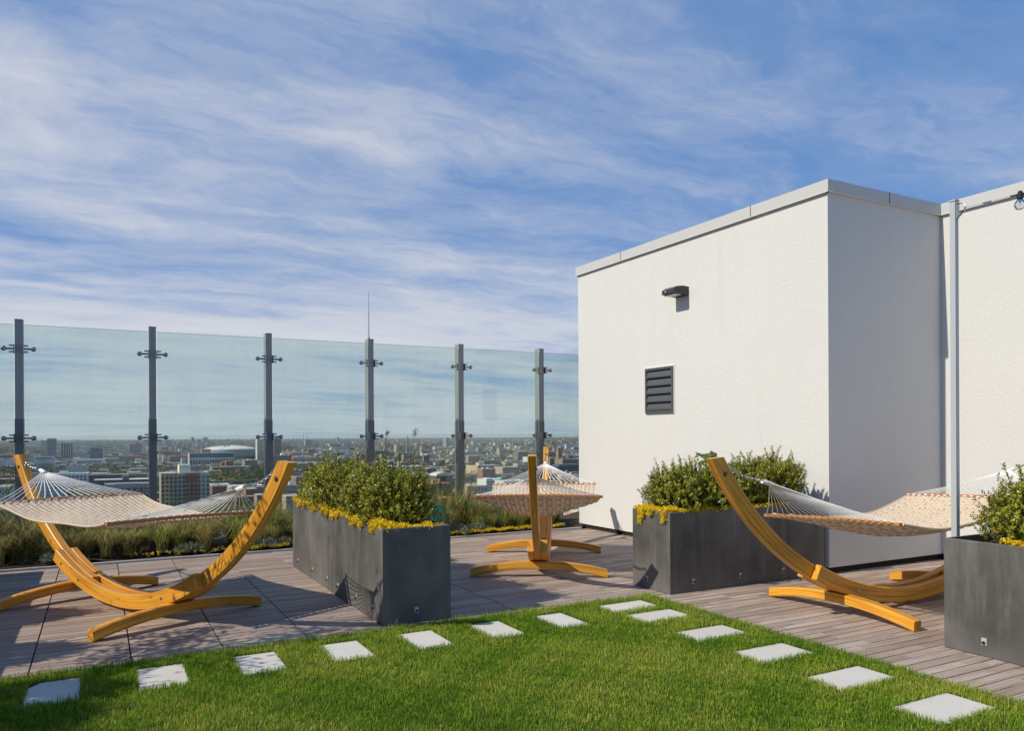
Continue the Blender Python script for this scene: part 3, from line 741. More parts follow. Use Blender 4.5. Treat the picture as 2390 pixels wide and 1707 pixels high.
def make_hammock(label,loc,rz,bars,sag=.12,sagc=.18,apz=(1.19,1.22),nr=20,sway=0.0):
    """bars: for each end (t, z at -y, z at +y, y shift)"""
    r=empty('hammock',loc,rz,label,'hammock','woven beige spreader bar hammocks')
    hw=.70; ap=[]
    ends=[]
    for e,(t,za,zb,ys) in zip((-1,1),bars):
        A=Vector((t,-hw+ys,za)); B=Vector((t,hw+ys,zb)); ends.append((A,B))
        m=MB(); d=(B-A); n=24
        beam_section(m,[(tuple(A+d*(i/n)+Vector((0,0,-.014+.012*math.sin(math.pi*i/n)))),tuple(A+d*(i/n)+Vector((0,0,.014+.012*math.sin(math.pi*i/n)))),(1,0,0),0) for i in range(n+1)],.034,.004)
        m.build('spreader_bar',M['bar'],r)
        at=Vector((e*1.76,ys*.35,apz[0 if e<0 else 1])); ap.append(at)
        for i in range(nr):
            u=(i+.5)/nr; q=A+d*u+Vector((0,0,.012*math.sin(math.pi*u)))
            s=at+Vector((-e*.09,(u-.5)*.035,-.02+.006*math.cos(7*u)))
            mid=(q+s)/2+Vector((0,0,-.012))
            # the rope runs from the ring through the bar and out below it
            MB().tube([at+Vector((-e*.005,(u-.5)*.012,0)),s,s*.66+q*.34+Vector((0,0,-.009)),mid*.66+q*.34,q+Vector((e*.018,0,.014)),q+Vector((-e*.012,0,-.02))],.0036,6).build('rope',M['rope'],r)
        w_=MB(); w_.tube([at+Vector((e*.012,0,.004)),at+Vector((-e*.03,0,-.004)),at+Vector((-e*.10,0,-.022))],[.016,.021,.019],8); w_.build('rope_wrap',M['rope'],r)
        rg=MB(); c=at+Vector((e*.035,0,.012)); rg.tube([c+Vector((math.cos(a)*.032,math.sin(a)*.032,e*0+math.cos(a)*.012*e)) for a in np.linspace(0,2*math.pi,17)[:-1]],.0045,6,closed=True); rg.build('ring',M['steel'],r)
        # chain up to the arm
        a=e*(AT-R(2.6)); rr=RO-.155; top=Vector((rr*math.sin(a),0,ZC-rr*math.cos(a))); st=c+Vector((e*.03,0,.012)); vec=top-st
        nl=max(3,int(vec.length/.027)); ch=MB(); dx=vec.normalized(); yv=Vector((0,1,0)); zv=dx.cross(yv).normalized()
        for i in range(nl):
            sgz=-.025*math.sin(math.pi*(i+.5)/nl)
            cc=st+vec*((i+.5)/nl)+Vector((0,0,sgz)); lat=(yv if i%2 else zv); lat=(lat+.5*(zv if i%2 else -yv)).normalized()
            ch.tube([cc+dx*(.019*math.cos(q))+lat*(.0105*math.sin(q)) for q in np.linspace(0,2*math.pi,11)[:-1]],.0036,5,closed=True)
        if e<0:   # spare end of the chain hanging down beside the arm
            for i in range(7):
                cc=top+Vector((.005*math.sin(i),.0-.012,-.02-.026*i)); lat=(Vector((1,0,0)) if i%2 else yv)
                ch.tube([cc+Vector((0,0,.018*math.cos(q)))+lat*(.010*math.sin(q)) for q in np.linspace(0,2*math.pi,11)[:-1]],.0036,5,closed=True)
        ch.build('chain',M['steel'],r)
    (A0,B0),(A1,B1)=ends
    # woven bed: broad ribbons over and under, no holes, crevices darkened in the colour
    nu,nv=206,126; gap=.055
    U=np.linspace(0,1,nu)[:,None]; V=np.linspace(-1,1,nv)[None,:]
    t0=A0.x+gap; t1=A1.x-gap
    X=t0+(t1-t0)*U+0*V; bow=1-.07*(1-(2*U-1)**2)
    ys0=(A0.y+B0.y)/2; ys1=(A1.y+B1.y)/2
    Yl=V*(hw-.02)*bow; Y=Yl+ys0*(1-U)+ys1*U
    zl=(A0.z+(B0.z-A0.z)*(V+1)/2)*(1-U)+(A1.z+(B1.z-A1.z)*(V+1)/2)*U
    prof=(1-(2*U-1)**2)
    Z=zl-.004-prof*(sag+sagc*(1-V**2))+.008*np.sin(9*U+4*V)*prof*2
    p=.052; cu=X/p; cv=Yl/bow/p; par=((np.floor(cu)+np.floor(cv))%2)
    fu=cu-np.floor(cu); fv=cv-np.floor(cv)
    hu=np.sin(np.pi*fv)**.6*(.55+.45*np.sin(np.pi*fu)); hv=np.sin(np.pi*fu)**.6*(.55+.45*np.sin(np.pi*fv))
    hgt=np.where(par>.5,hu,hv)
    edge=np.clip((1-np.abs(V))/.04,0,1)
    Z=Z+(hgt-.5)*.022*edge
    V3=np.stack([X,Y,Z],-1).reshape(-1,3)
    idx=np.arange(nu*nv).reshape(nu,nv); f=np.stack([idx[:-1,:-1],idx[1:,:-1],idx[1:,1:],idx[:-1,1:]],-1).reshape(-1,4)
    hc=np.minimum(np.minimum(hgt[:-1,:-1],hgt[1:,:-1]),np.minimum(hgt[1:,1:],hgt[:-1,1:]))
    ed=np.broadcast_to(edge,(nu,nv))[:-1,:-1]
    
    crevice_shade=np.clip((np.maximum(hgt,1-edge)-.10)/.30,0,1).reshape(-1,1)**.8; bed=np_mesh('bed',V3,f,M['fabric'],r,smooth=True,col=.30+.70*np.repeat(crevice_shade,3,1))  # crevice shade and darker inner strands put into the bed colour
    for vv in (0,-1):
        hem=MB(); hem.tube([tuple(np.array([X[i,vv],Y[i,vv],Z[i,vv]])) for i in range(0,nu,5)],.009,6); hem.c=[(1,1,1)]*len(hem.v); hem.build('hem',M['fabric'],bed)
    for e,(A,B) in zip((-1,1),ends):
        L=MB(); d=B-A; row=0 if e<0 else nu-1; pts=[]
        for i in range(nr):
            u=(i+.5)/nr; q=A+d*u; j=int(u*(nv-1)); c=Vector((X[row,j],Y[row,j],Z[row,j]))
            pts+=[q+Vector((-e*.012,-.012,-.014)),c+Vector((-e*.014,-.012,.012)),c+Vector((-e*.016,.012,.012)),q+Vector((-e*.012,.012,-.014))]
        L.tube(pts,.0055,5)
        L.build('lacing',M['rope'],r)
    return r
E1=math.atan2(-.899,.438)
make_stand('pine hammock stand on the left deck, one foot running out of the frame',(.23,7.79,0),E1)
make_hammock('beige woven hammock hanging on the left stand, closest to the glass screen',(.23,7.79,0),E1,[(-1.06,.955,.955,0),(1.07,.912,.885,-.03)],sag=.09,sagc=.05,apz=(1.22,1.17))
H2C=(4.72,8.015,0); H2R=math.atan2(-.843,-.538)
make_stand('hammock stand seen end on in the middle, between the two planters',H2C,H2R)
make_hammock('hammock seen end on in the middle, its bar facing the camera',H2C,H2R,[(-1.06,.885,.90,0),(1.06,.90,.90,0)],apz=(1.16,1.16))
H3R=R(180)-0.02
make_stand('hammock stand on the right with sunlit orange foot, half behind the near planter',(6.54,4.52,0),H3R)
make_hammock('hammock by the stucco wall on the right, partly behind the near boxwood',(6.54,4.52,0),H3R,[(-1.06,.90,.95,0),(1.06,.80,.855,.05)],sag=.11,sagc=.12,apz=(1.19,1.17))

# ------------------------------------------------------------------ light pole and string light
q_=direc(2121,HY); PX=3.475*q_.x/q_.y
r=empty('light_pole',(PX,3.475,0),0,'slim silver pole behind the nearest planter carrying the string light','pole')
b=MB(); b.box(-.0205,.0205,-.0205,.0205,0,3.30); b.build('shaft',M['pole'],r)
MB().box(-.026,.026,-.026,.026,3.3005,3.312).build('cap',M['pole'],r)
MB().box(-.02,.02,-.0295,-.0245,3.17,3.29).build('hook_plate',M['steel'],r)
hk=MB(); hk.tube([(0,-.028+0,3.18),(0,-.05,3.19),(0,-.078,3.215),(0,-.088,3.245),(0,-.075,3.27),(0,-.05,3.28),(0,-.028,3.278)],.006,7); hk.build('hook',M['steel'],r)
s_=empty('string_light',(PX,3.40,3.235),0,'clear globe bulb in a black socket on the cable from the silver pole','string light')
def P_(t): return Vector((0-.055*t,-t,.0+.006*t-.02*math.sin(min(t,1.5)*2)))
b=MB(); b.tube([P_(t) for t in (0,.05,.1,.15)],.0022,5); b.tube([P_(t) for t in (.20,.25,.3,.36)],.0022,5); b.build('wire',M['grey_wire'],s_)
b=MB(); b.tube([P_(.145),P_(.205)],.006,6); b.build('turnbuckle',M['steel'],s_)
b=MB(); b.tube([P_(t) for t in (.34,.40,.45,.6,.8,1.1,1.5,2.0,2.6)],.0055,6); b.build('cable',M['black'],s_)
for t in (.405,1.05,1.7,2.3):
    c=P_(t); b=MB(); b.lathe([(.008,c.z+.022),(.014,c.z+.018),(.014,c.z+.004),(.024,c.z),(.022,c.z-.03),(.017,c.z-.034)],c.x,c.y,12); k=b.build('socket',M['black'],s_)
    b=MB(); b.lathe([(.014,c.z-.0345),(.02,c.z-.04),(.034,c.z-.058),(.038,c.z-.076),(.034,c.z-.095),(.02,c.z-.109),(.003,c.z-.113)],c.x,c.y,18); b.build('bulb',M['bulb'],k,smooth=True)
    b=MB(); b.tube([(c.x,c.y,c.z-.036),(c.x,c.y,c.z-.06)],.007,8); b.tube([(c.x-.008,c.y,c.z-.06),(c.x-.012,c.y,c.z-.08),(c.x+.012,c.y,c.z-.08),(c.x+.008,c.y,c.z-.06)],.0012,4); b.build('filament',M['chrome'],k)

# ------------------------------------------------------------------ planting bed behind the deck
def blades(g,n,hmin,hmax,spread,arch,cols,base_r=.07,wd=.0042,seg=5):
    """arching grass blades as ribbons"""
    a=g.uniform(0,2*np.pi,n); h=g.uniform(hmin,hmax,n); out=g.uniform(.1,1,n)*spread; br=base_r*np.sqrt(g.random(n)); ba=g.uniform(0,2*np.pi,n)
    ts=np.linspace(0,1,seg); V=np.zeros((n,seg,2,3)); dr=np.stack([np.cos(a),np.sin(a)],1); sd=np.stack([-np.sin(a),np.cos(a)],1)
    tw=g.normal(0,.25,n)
    for i,t in enumerate(ts):
        r=out*(t**1.7); z=h*(t-arch*g.uniform(.6,1.3,n)*t**3*.55)
        c=np.stack([br*np.cos(ba)+dr[:,0]*r+sd[:,0]*tw*t*t*h*.5,br*np.sin(ba)+dr[:,1]*r+sd[:,1]*tw*t*t*h*.5,z],1)
        w_=wd*(1-.85*t)
        V[:,i,0,:2]=c[:,:2]-sd*w_; V[:,i,1,:2]=c[:,:2]+sd*w_; V[:,i,0,2]=V[:,i,1,2]=c[:,2]
    V=V.reshape(-1,3); b0=(np.arange(n)*seg*2)[:,None]
    f=np.concatenate([b0+[2*i,2*i+1,2*i+3,2*i+2] for i in range(seg-1)],0)
    cols=np.array(cols); ci=cols[g.integers(0,len(cols),n)]*(.7+.6*g.random((n,1))); c=np.repeat(ci,seg*2,0)
    return V,f,c
GREEN=[(.15,.24,.028),(.26,.35,.045),(.09,.15,.018),(.38,.40,.07),(.56,.46,.18),(.60,.47,.22)]; STRAW=[(.50,.36,.15),(.60,.46,.22),(.38,.26,.10),(.26,.26,.07)]; DARK=[(.17,.12,.055),(.27,.195,.09),(.12,.13,.04),(.44,.33,.16),(.20,.24,.05)]
kinds=[]
def clump(name,cat,label,seed,n,hmin,hmax,spread,arch,cols,**k):
    g=np.random.default_rng(seed); V,f,c=blades(g,n,hmin,hmax,spread,arch,cols,**k)
    o=np_mesh(name,V,f,M['leafmatte'],col=c); return tag(o,label,cat,'ornamental grasses in the bed along the glass screen')
KL=['lush green arching grass clump in the bed','dense green grass clump leaning over the bed edge','straw coloured dry grass clump in the bed','dark brown dead grass clump in the shaded bed','mixed green and tan grass clump in the bed']
spec=[(0,420,.35,.72,.36,.8,GREEN),(1,440,.30,.60,.42,1.0,GREEN),(2,120,.35,1.0,.42,.6,STRAW+GREEN[:2]),(3,420,.30,.75,.40,.8,DARK),(4,420,.35,.70,.40,.9,GREEN+STRAW)]
pr=[clump('ornamental_grass','grass plant',KL[k],100+k,n,a,b_,s,ar,c) for k,n,a,b_,s,ar,c in spec]
used=set(); gi=np.random.default_rng(77)
def put_clump(k,x,y,sc,label):
    o=pr[k]
    if k in used: o=o.copy(); C.objects.link(o)
    used.add(k); o.location=(x,y,.05); o.rotation_euler=(0,0,gi.uniform(0,6.28)); o.scale=(sc,sc,sc*gi.uniform(.9,1.12)); o['label']=label
def zone(x):
    if x<.2: return 'behind the left hammock'
    if x<2.1: return 'between the left arm tip and the middle planter'
    if x<3.5: return 'behind the middle planter shrubs'
    if x<4.6: return 'right of the middle planter'
    return 'behind the end on hammock'
for k_,x_ in enumerate((4.75,5.0,5.22)): put_clump(2,x_,11.12+.1*k_,1.15+.12*k_,'tall straw coloured grass clump by the fifth post')
x=-2.6
while x<7.0:
    if x<.25: ks=(3,3,2,3,4)
    elif x<2.4: ks=(0,1,0,4,1)
    elif x<3.6: ks=(0,4,1)
    elif x<5.0: ks=(2,4,2,0)
    else: ks=(1,4,0,1)
    for y in (10.93,11.16,11.42,11.85,12.25):
        k=ks[int(gi.integers(0,len(ks)))]
        if y<11.1 and k==2: k=4
        xx=x+gi.uniform(-.12,.12); sc=(.80 if y<11.1 else 1.06)*gi.uniform(.75,1.25)*(.85 if xx>4.8 else 1)
        if xx>6.75 and y<11.2: continue
        put_clump(k,xx,y+gi.uniform(-.08,.08),sc,KL[k]+', '+zone(xx)+(', at the front edge' if y<11.1 else (', beyond the glass' if y>11.5 else '')))
    x+=.30
# silver leaved edging plants, low sedum edging and litter
def silver(seed):
    g=np.random.default_rng(seed); n=900; u=unit(g.normal(size=(n,3))); u[:,2]=np.abs(u[:,2]); P=u*np.array([.17,.10,.10])*g.uniform(.1,1.05,(n,1)); D=unit(u+g.normal(0,.5,(n,3))+[0,0,.6]); L=g.uniform(.02,.05,n)
    m=g.random((n,1)); c=np.array([.15,.19,.12])*(1-m)+np.array([.36,.39,.30])*m
    V,f,c=leaves_mesh(P,D,unit(g.normal(size=(n,3))),L,L*.4,c); return np_mesh('silver_plant',V,f,M['leafmatte'],col=c)
sv=silver(1); first=True
for x,y,sc,lab in ((1.02,10.82,1,'silver leaved plant at the bed edge below the hammock chain'),(1.96,10.80,1.1,'silver leaved plant at the bed edge just left of the middle planter'),(2.25,10.86,.9,'small silver plant half behind the middle planter corner'),(3.95,10.83,1,'silver leaved plant at the bed edge right of the middle planter'),(4.85,10.82,1.25,'broad silver leaved plant beside yellow edging sedum'),(5.2,10.84,1.1,'silver leaved plant behind the end on hammock stand'),(-.55,10.84,.9,'silver leaved plant in shade at the far left bed edge')):
    o=sv if first else sv.copy()
    if not first: C.objects.link(o)
    first=False; o.location=(x,y,.06); o.scale=(sc,sc,sc); o.rotation_euler=(0,0,x*3); tag(o,lab,'plant','silver leaved plants at the bed edge')
def strip(x0,x1,n,seed):
    g=np.random.default_rng(seed); x=g.uniform(x0,x1,n); return np.stack([x,10.69+np.abs(g.normal(0,.06,n)),.065+.02*g.random(n)+.01*np.sin(x*20)],1)
sedum('yellow_sedum',np.concatenate([strip(3.5,4.3,330,1),strip(4.3,6.3,800,2),strip(6.5,6.75,80,5)]),'low yellow sedum edging the bed behind the end on hammock',11,green=.2)
sedum('yellow_sedum',np.concatenate([strip(1.7,2.3,170,3),strip(.3,1.6,60,4)]),'sparse yellow sedum at the bed edge left of the middle planter',12,green=.4)
def litter():
    g=np.random.default_rng(9); n=5200; x=g.uniform(-3.2,7.0,n); y=g.uniform(10.66,12.4,n); a=g.uniform(0,6.28,n); L=g.uniform(.04,.22,n)
    P=np.stack([x,y,.06+.03*g.random(n)],1); D=unit(np.stack([np.cos(a),np.sin(a),g.normal(.15,.25,n)],1)); c=np.array([.30,.22,.11])*(.4+.9*g.random((n,1))); gr=g.random((n,1))<.35; c=np.where(gr,np.array([.08,.12,.03])*(.6+.8*g.random((n,1))),c)
    V,f,c=leaves_mesh(P,D,np.tile([0,0,1.],(n,1)),L,np.full(n,.006),c); return np_mesh('dry_litter',V,f,M['leafmatte'],col=c)
tag(litter(),'dry grass stalks and leaf litter covering the bed soil','ground cover',kind='stuff')
# thin bare twigs and tall reeds
def reed(name,label,x,y,hh,seed,head=True,lean=.1):
    g=np.random.default_rng(seed); r=empty(name,(x,y,.04),0,label,'reed','tall stalks rising from the bed')
    top=Vector((lean,0,hh)); m=MB(); pts=[Vector((lean*t*t,.02*math.sin(3*t),hh*t)) for t in np.linspace(0,1,8)]
    m.tube(pts,[.007*(1-.6*i/7) for i in range(8)],5,(.16,.19,.05)); m.build('stalk',M['leafmatte'],r)
    V=MB()
    for i in range(10):
        t=.18+.75*i/10; p=Vector((lean*t*t,0,hh*t)); a=g.uniform(0,6.28); d=Vector((math.cos(a),math.sin(a),0)); L=g.uniform(.22,.42); s=Vector((-d.y,d.x,0))
        q=[p,p+d*L*.4+Vector((0,0,L*.45)),p+d*L*.8+Vector((0,0,L*.35)),p+d*L+Vector((0,0,-.02))]; w_=[.004,.012,.009,.001]
        vs=[];
        for c_,ww in zip(q,w_): vs+=[c_-s*ww,c_+s*ww]
        V.add(vs,[(0,1,3,2),(2,3,5,4),(4,5,7,6)],(.10,.15,.035) if i%3 else (.2,.2,.06))
    V.build('leaf_blades',M['leafmatte'],r)
    if head:
        h=MB()
        for i in range(9):
            a=g.uniform(0,6.28); d=Vector((math.cos(a),math.sin(a),0)); L=g.uniform(.035,.08); q0=top-Vector((0,0,.13*g.random()))
            h.tube([q0,q0+d*L*.5+Vector((0,0,.05)),q0+d*L+Vector((0,0,.06-.06*g.random()))],[.004,.006,.002],5,(.17,.11,.06))
        h.build('seed_head',M['leafmatte'],r)
    return r
reed('tall_reed','tall green reed with a dark seed head between the fourth and fifth posts',4.02,11.75,1.60,1,lean=.04)
reed('tall_reed','tall reed with a drooping brown plume, nearest the fifth post',4.42,11.85,1.62,2,lean=.16)
reed('tall_reed','shorter leafy reed without plume behind the middle boxwoods',4.12,11.7,1.25,3,head=False,lean=-.12)
reed('tall_reed','pale dry stalk leaning by the fifth post',5.02,11.2,.95,4,head=False,lean=.22)
reed('tall_reed','dry reed plume beside the far arm of the end on hammock',6.45,11.35,1.18,5,lean=.22)
reed('tall_reed','single brown stalk at the far left edge by the first post',-1.02,11.2,1.10,6,head=False,lean=.03)
# watering can behind the planter
r=empty('watering_can',(3.62,9.55,0),.4,'dark green plastic watering can resting behind the middle planter','watering can')
r.location=(4.53,10.85,.06)
b=MB(); b.lathe([(.13,0),(.15,.02),(.155,.20),(.15,.30),(.13,.38),(.09,.43),(.03,.45)],0,0,24); b.build('body',M['green_glaze'],r,smooth=True)
b=MB(); b.tube([(.12,0,.10),(.24,0,.24),(.33,0,.40)],[.025,.018,.014],10); b.build('spout',M['green_glaze'],r)
b=MB(); b.tube([(-.14,0,.12),(-.22,0,.22),(-.19,0,.38),(-.06,0,.45)],.012,8); b.build('handle',M['green_glaze'],r)
# path lamp
r=empty('path_lamp',(2.285,9.72,0),0,'black mushroom cap path lamp behind the far end of the middle planter','path lamp')
b=MB(); b.tube([(0,0,0),(0,0,1.13)],.012,10); b.build('stem',M['dark_lamp'],r)
b=MB(); b.lathe([(.012,1.12),(.02,1.125),(.125,1.13),(.13,1.137),(.10,1.155),(.05,1.17),(.005,1.175)],0,0,24); b.build('cap',M['dark_lamp'],r,smooth=True)
# lobed leafed sapling behind the orange arm
def sapling():
    r=empty('maple_sapling',(5.72,6.22,SZ),0,'sapling with large lobed green leaves growing up behind the orange arm tip','sapling')
    m=MB(); m.tube([(0,0,0),(.02,.01,.3),(0,0,.55)],[.006,.005,.003],6,(.12,.10,.04)); m.build('stem',M['leafmatte'],r)
    g=np.random.default_rng(4)
    for i in range(9):
        a=g.uniform(0,6.28); c=Vector((math.cos(a)*g.uniform(.02,.13),math.sin(a)*.08,.46+g.uniform(-.02,.16)))
        n=Vector((g.normal(-.4,.4),g.normal(-.5,.4),1)).normalized(); u=n.orthogonal().normalized(); w_=n.cross(u); S=g.uniform(.06,.085); vs=[c]; K=20
        for k in range(K):
            t=2*math.pi*k/K; rr=S*(.62+.38*abs(math.cos(2.5*t)))*(1.0-.25*(k%2)); vs.append(c+u*rr*math.cos(t)+w_*rr*math.sin(t)-n*.012*(rr/S)**2)
        mb=MB(); mb.add(vs,[(0,1+k,1+(k+1)%K) for k in range(K)],(.06+.05*g.random(),.14+.05*g.random(),.03)); mb.build('leaf',M['leafmatte'],r)
sapling()
# small tree beyond the left edge, whose crown dapples the deck
def small_tree(label,loc,seed,hh,rad,nl):
    g=np.random.default_rng(seed); r=empty('small_tree',loc,0,label,'tree'); m=MB(); Ps=[];Ds=[]
    m.tube([(0,0,0),(.03,.02,hh*.4),(0,.05,hh*.75)],[.03,.024,.014],8,(.2,.16,.12))
    for i in range(16):
        a=g.uniform(0,6.28); z0=hh*g.uniform(.35,.75); d=np.array([math.cos(a),math.sin(a),g.uniform(.2,1.0)]); L=rad*g.uniform(.6,1.1); p0=np.array([.02,.03,z0]); p1=p0+d*L
        m.tube([tuple(p0),tuple(p0+d*L*.5+[0,0,.03]),tuple(p1)],[.011,.008,.003],5,(.2,.16,.12))
        k=nl//16; t=g.uniform(.25,1.05,k); Ps.append(p0+d*L*t[:,None]+g.normal(0,.09,(k,3))); Ds.append(unit(d+g.normal(0,.8,(k,3))))
    m.build('trunk',M['leafmatte'],r); P=np.concatenate(Ps);D=np.concatenate(Ds);n=len(P);L=g.uniform(.05,.085,n); mm=g.random((n,1))
    V,f,c=leaves_mesh(P,D,unit(g.normal(size=(n,3))),L,L*.5,np.array([.04,.09,.015])*(1-mm)+np.array([.10,.15,.03])*mm); np_mesh('crown',V,f,M['leafmatte'],r,col=c)
small_tree('small leafy tree in the planter beyond the left edge of the view',(-1.75,5.95,SZ),3,2.0,.85,1900)

# ------------------------------------------------------------------ the city, 66 m below
gc=np.random.default_rng(2024)
def at(x,d): q=direc(x,HY); return Vector((q.x*d,q.y*d,0))
def zat(x,y,d): return H+direc(x,y).z*d
def cbox(mb,x0,x1,y0,y1,z0,z1,col,roof):
    mb.box(x0,x1,y0,y1,z0,z1-.01,col)
    mb.add([(x0,y0,z1),(x1,y0,z1),(x1,y1,z1),(x0,y1,z1)],[(0,1,2,3)],roof)
PANES=[42,337,593,817,1017,1191,1283]
PN=['left of the first railing post','beyond the first glass pane','beyond the second glass pane','beyond the third glass pane','beyond the fourth glass pane','beyond the fifth glass pane','beyond the last glass pane by the wall']
def pane_of(x): return PN[sum(x>p for p in PANES[:6])]
taken=[]
def rect_free(a,m=4):
    return all(a[1]+m<b[0] or a[0]-m>b[1] or a[3]+m<b[2] or a[2]-m>b[3] for b in taken)
class B:
    """one building: footprint found from the sight lines to its corners at distance d"""
    def __init__(s,label,x0,x1,ytop,d,dep,col,roof=(.35,.34,.33),name='building',mat='city',cat='building',ybase=None):
        p0=at(x0,d); x1w=direc(x1,HY); k=p0.y/x1w.y; s.X0=p0.x; s.X1=x1w.x*k; s.Y0=p0.y; s.Y1=p0.y+dep; s.d=d
        s.z=zat((x0+x1)/2,ytop,d); s.W=s.X1-s.X0; s.h=s.z-GZ
        s.root=empty(name,(s.X0,s.Y0,GZ),0,label,cat); taken.append((s.X0,s.X1,s.Y0,s.Y1))
        mb=MB(); cbox(mb,0,s.W,0,dep,0,s.h,col,roof); mb.build('wall',M[mat],s.root); s.dep=dep
        if s.W>14 and mat!='none':
            pr=MB(); t=.4
            for q in ((-.1,s.W+.1,-.1,t),(-.1,s.W+.1,dep-t,dep+.1),(-.1,t,t,dep-t),(s.W-t,s.W+.1,t,dep-t)): pr.box(*q,s.h-.3,s.h+.7,tuple(min(1,c*1.25) for c in col))
            pr.build('parapet',M['cityplain'],s.root)
    def part(s,name,x0,x1,z0,z1,col,out=.25,mat='cityplain',y0=None,y1=None):
        mb=MB()
        if y0 is None: mb.box(x0*s.W,x1*s.W,-out,-.02,z0*s.h,z1*s.h,col)
        else: mb.box(x0*s.W,x1*s.W,y0*s.dep,y1*s.dep,z0*s.h,z1*s.h,col)
        return mb.build(name,M[mat],s.root)
    def rooftop(s,x0,x1,y0,y1,hgt,col,name='roof_unit'):
        mb=MB(); cbox(mb,x0*s.W,x1*s.W,y0*s.dep,y1*s.dep,s.h+.02,s.h+hgt,col,tuple(min(1,c*1.3) for c in col)); return mb.build(name,M['cityplain'],s.root)
    def windows(s,nx,nz,x0=.03,x1=.97,z0=.05,z1=.95,fw_=.55,fh=.55,mat='cityglass',out=.12,name='window'):
        cw=(x1-x0)*s.W/nx; chh=(z1-z0)*s.h/nz
        for i in range(nx):
            for j in range(nz):
                a=x0*s.W+cw*(i+.5-fw_/2); c=z0*s.h+chh*(j+.5-fh/2)
                MB().box(a,a+cw*fw_,-out,-.02,c,c+chh*fh).build(name,M[mat],s.root)
def c1(x): return .14644*x
def c2(x): return 323.5+.14644*x
def cy(y): return 961+.14644*y
def c3(x): return 608.9+.15063*x
def c4(x): return 951.5+.15063*x
def dy(y): return 951.5+.15063*y
TAN=(.36,.30,.22); BRICK=(.27,.12,.085); DBRICK=(.17,.075,.06); GREY=(.30,.30,.30); WHITE=(.62,.61,.58); DARK_=(.09,.09,.10); PINK=(.42,.29,.25); TEAL=(.06,.13,.15); BROWN=(.22,.16,.12)
# far left
b=B('tall slim concrete tower, stepped top, lit on its left side',c1(715),c1(850),cy(95),2000,24,(.24,.22,.20),mat='city'); b.part('wing',-.72,-.01,0,.93,(.40,.36,.30),y0=.1,y1=.95); b.windows(4,9,fh=.4)
b=B('pale residential tower with vertical white stripes beside the slim concrete one',c1(920),c1(1110),cy(158),2050,22,(.50,.49,.46))
for i in range(5): b.part('window_strip',.08+.19*i,.17+.19*i,.03,.97,(.08,.09,.11),.3)
b.rooftop(.1,.9,.1,.9,2.5,(.6,.6,.6))
b=B('teal glass office block with a narrow red wing',c1(1365),c1(1500),cy(238),1850,22,TEAL,mat='cityplain'); b.part('wing',1.0,1.42,0,.99,(.24,.12,.11),y0=.3,y1=.9)
for j in range(6): b.part('floor_band',.02,.98,.12+.14*j,.15+.14*j,(.14,.22,.24),.2)
b=B('white office with dark vertical fins below a plain white band',c1(505),c1(820),cy(375),1430,30,(.52,.52,.53),(.5,.5,.5),mat='cityplain')
for i in range(20): b.part('fin_gap',.03+.0485*i,.055+.0485*i,.05,.56,(.07,.07,.08),.2)
for i in range(9): b.part('top_window',.10+.09*i,.155+.09*i,.88,.97,(.05,.05,.06),.2)
b=B('long pale office with three big dark blue glass panels',c1(1105),c1(1590),cy(412),1570,28,(.44,.44,.43),(.42,.42,.42),mat='cityplain')
for a,c in ((.12,.40),(.42,.60),(.62,.88)): b.part('glass_panel',a,c,.10,.84,(.05,.09,.15),.3)
b.rooftop(0,.2,.1,.9,4,(.5,.5,.5))
b=B('banded parking garage beside the blue panelled office',c1(1592),c1(1795),cy(395),1640,30,(.52,.47,.40),(.5,.5,.48),mat='cityplain')
for j in range(4): b.part('open_level',.02,.98,.10+.22*j,.22+.22*j,(.10,.09,.09),.2)
b=B('low grey block right of the finned office',c1(822),c1(1015),cy(455),1560,30,(.34,.35,.36),(.40,.42,.44)); b.part('glass_band',.05,.95,.5,.75,(.10,.16,.20))
b=B('low pale block with a flat blue banner, left of the first post',c1(-30),c1(225),cy(400),1700,40,(.46,.44,.40),(.45,.48,.5),mat='cityplain'); b.part('banner',.3,.55,.9,1.15,(.08,.13,.40)); b.part('banner',.55,.72,.9,1.15,(.60,.25,.06)); b.part('glass_band',.02,.98,.35,.6,(.20,.22,.22))
b=B('white framed building with square black windows behind the hammock ropes',c1(700),c1(1335),cy(640),815,26,(.58,.58,.60),(.55,.55,.55),mat='cityplain'); b.windows(10,7,fw_=.58,fh=.52); b.rooftop(.3,.5,.2,.6,3,WHITE)
b=B('long low dark warehouse with a sandy roof',c1(1345),c1(2230),cy(655),905,34,(.09,.085,.10),(.42,.37,.31)); b.rooftop(.05,.3,.2,.6,2.5,(.5,.44,.38)); b.rooftop(.66,.9,.2,.6,3,(.4,.35,.32))
b=B('long low black walled building with a bright white roof',c1(1415),c1(2280),cy(738),800,40,(.07,.07,.075),(.66,.64,.60)); b.rooftop(.02,.5,.1,.5,1.2,(.62,.6,.56)); b.rooftop(.5,.62,.0,.3,5,(.2,.2,.2),'roof_tank')
b=B('grey flat with white roof rails below the white roofed one',c1(1585),c1(2300),cy(800),690,30,(.22,.22,.25),(.30,.30,.32)); b.windows(7,3,fw_=.4,fh=.35); b.rooftop(.2,.7,.05,.2,1.5,WHITE)
b=B('dark red low building at the far left frame edge',c1(-60),c1(225),cy(720),900,40,(.20,.10,.10),(.30,.30,.30)); b.part('window_band',0,1,.35,.5,(.07,.07,.08))
b=B('pale two storey building low at the left frame edge',c1(-60),c1(150),cy(830),640,40,(.46,.48,.50),(.30,.30,.28)); b.windows(5,4,fh=.4)
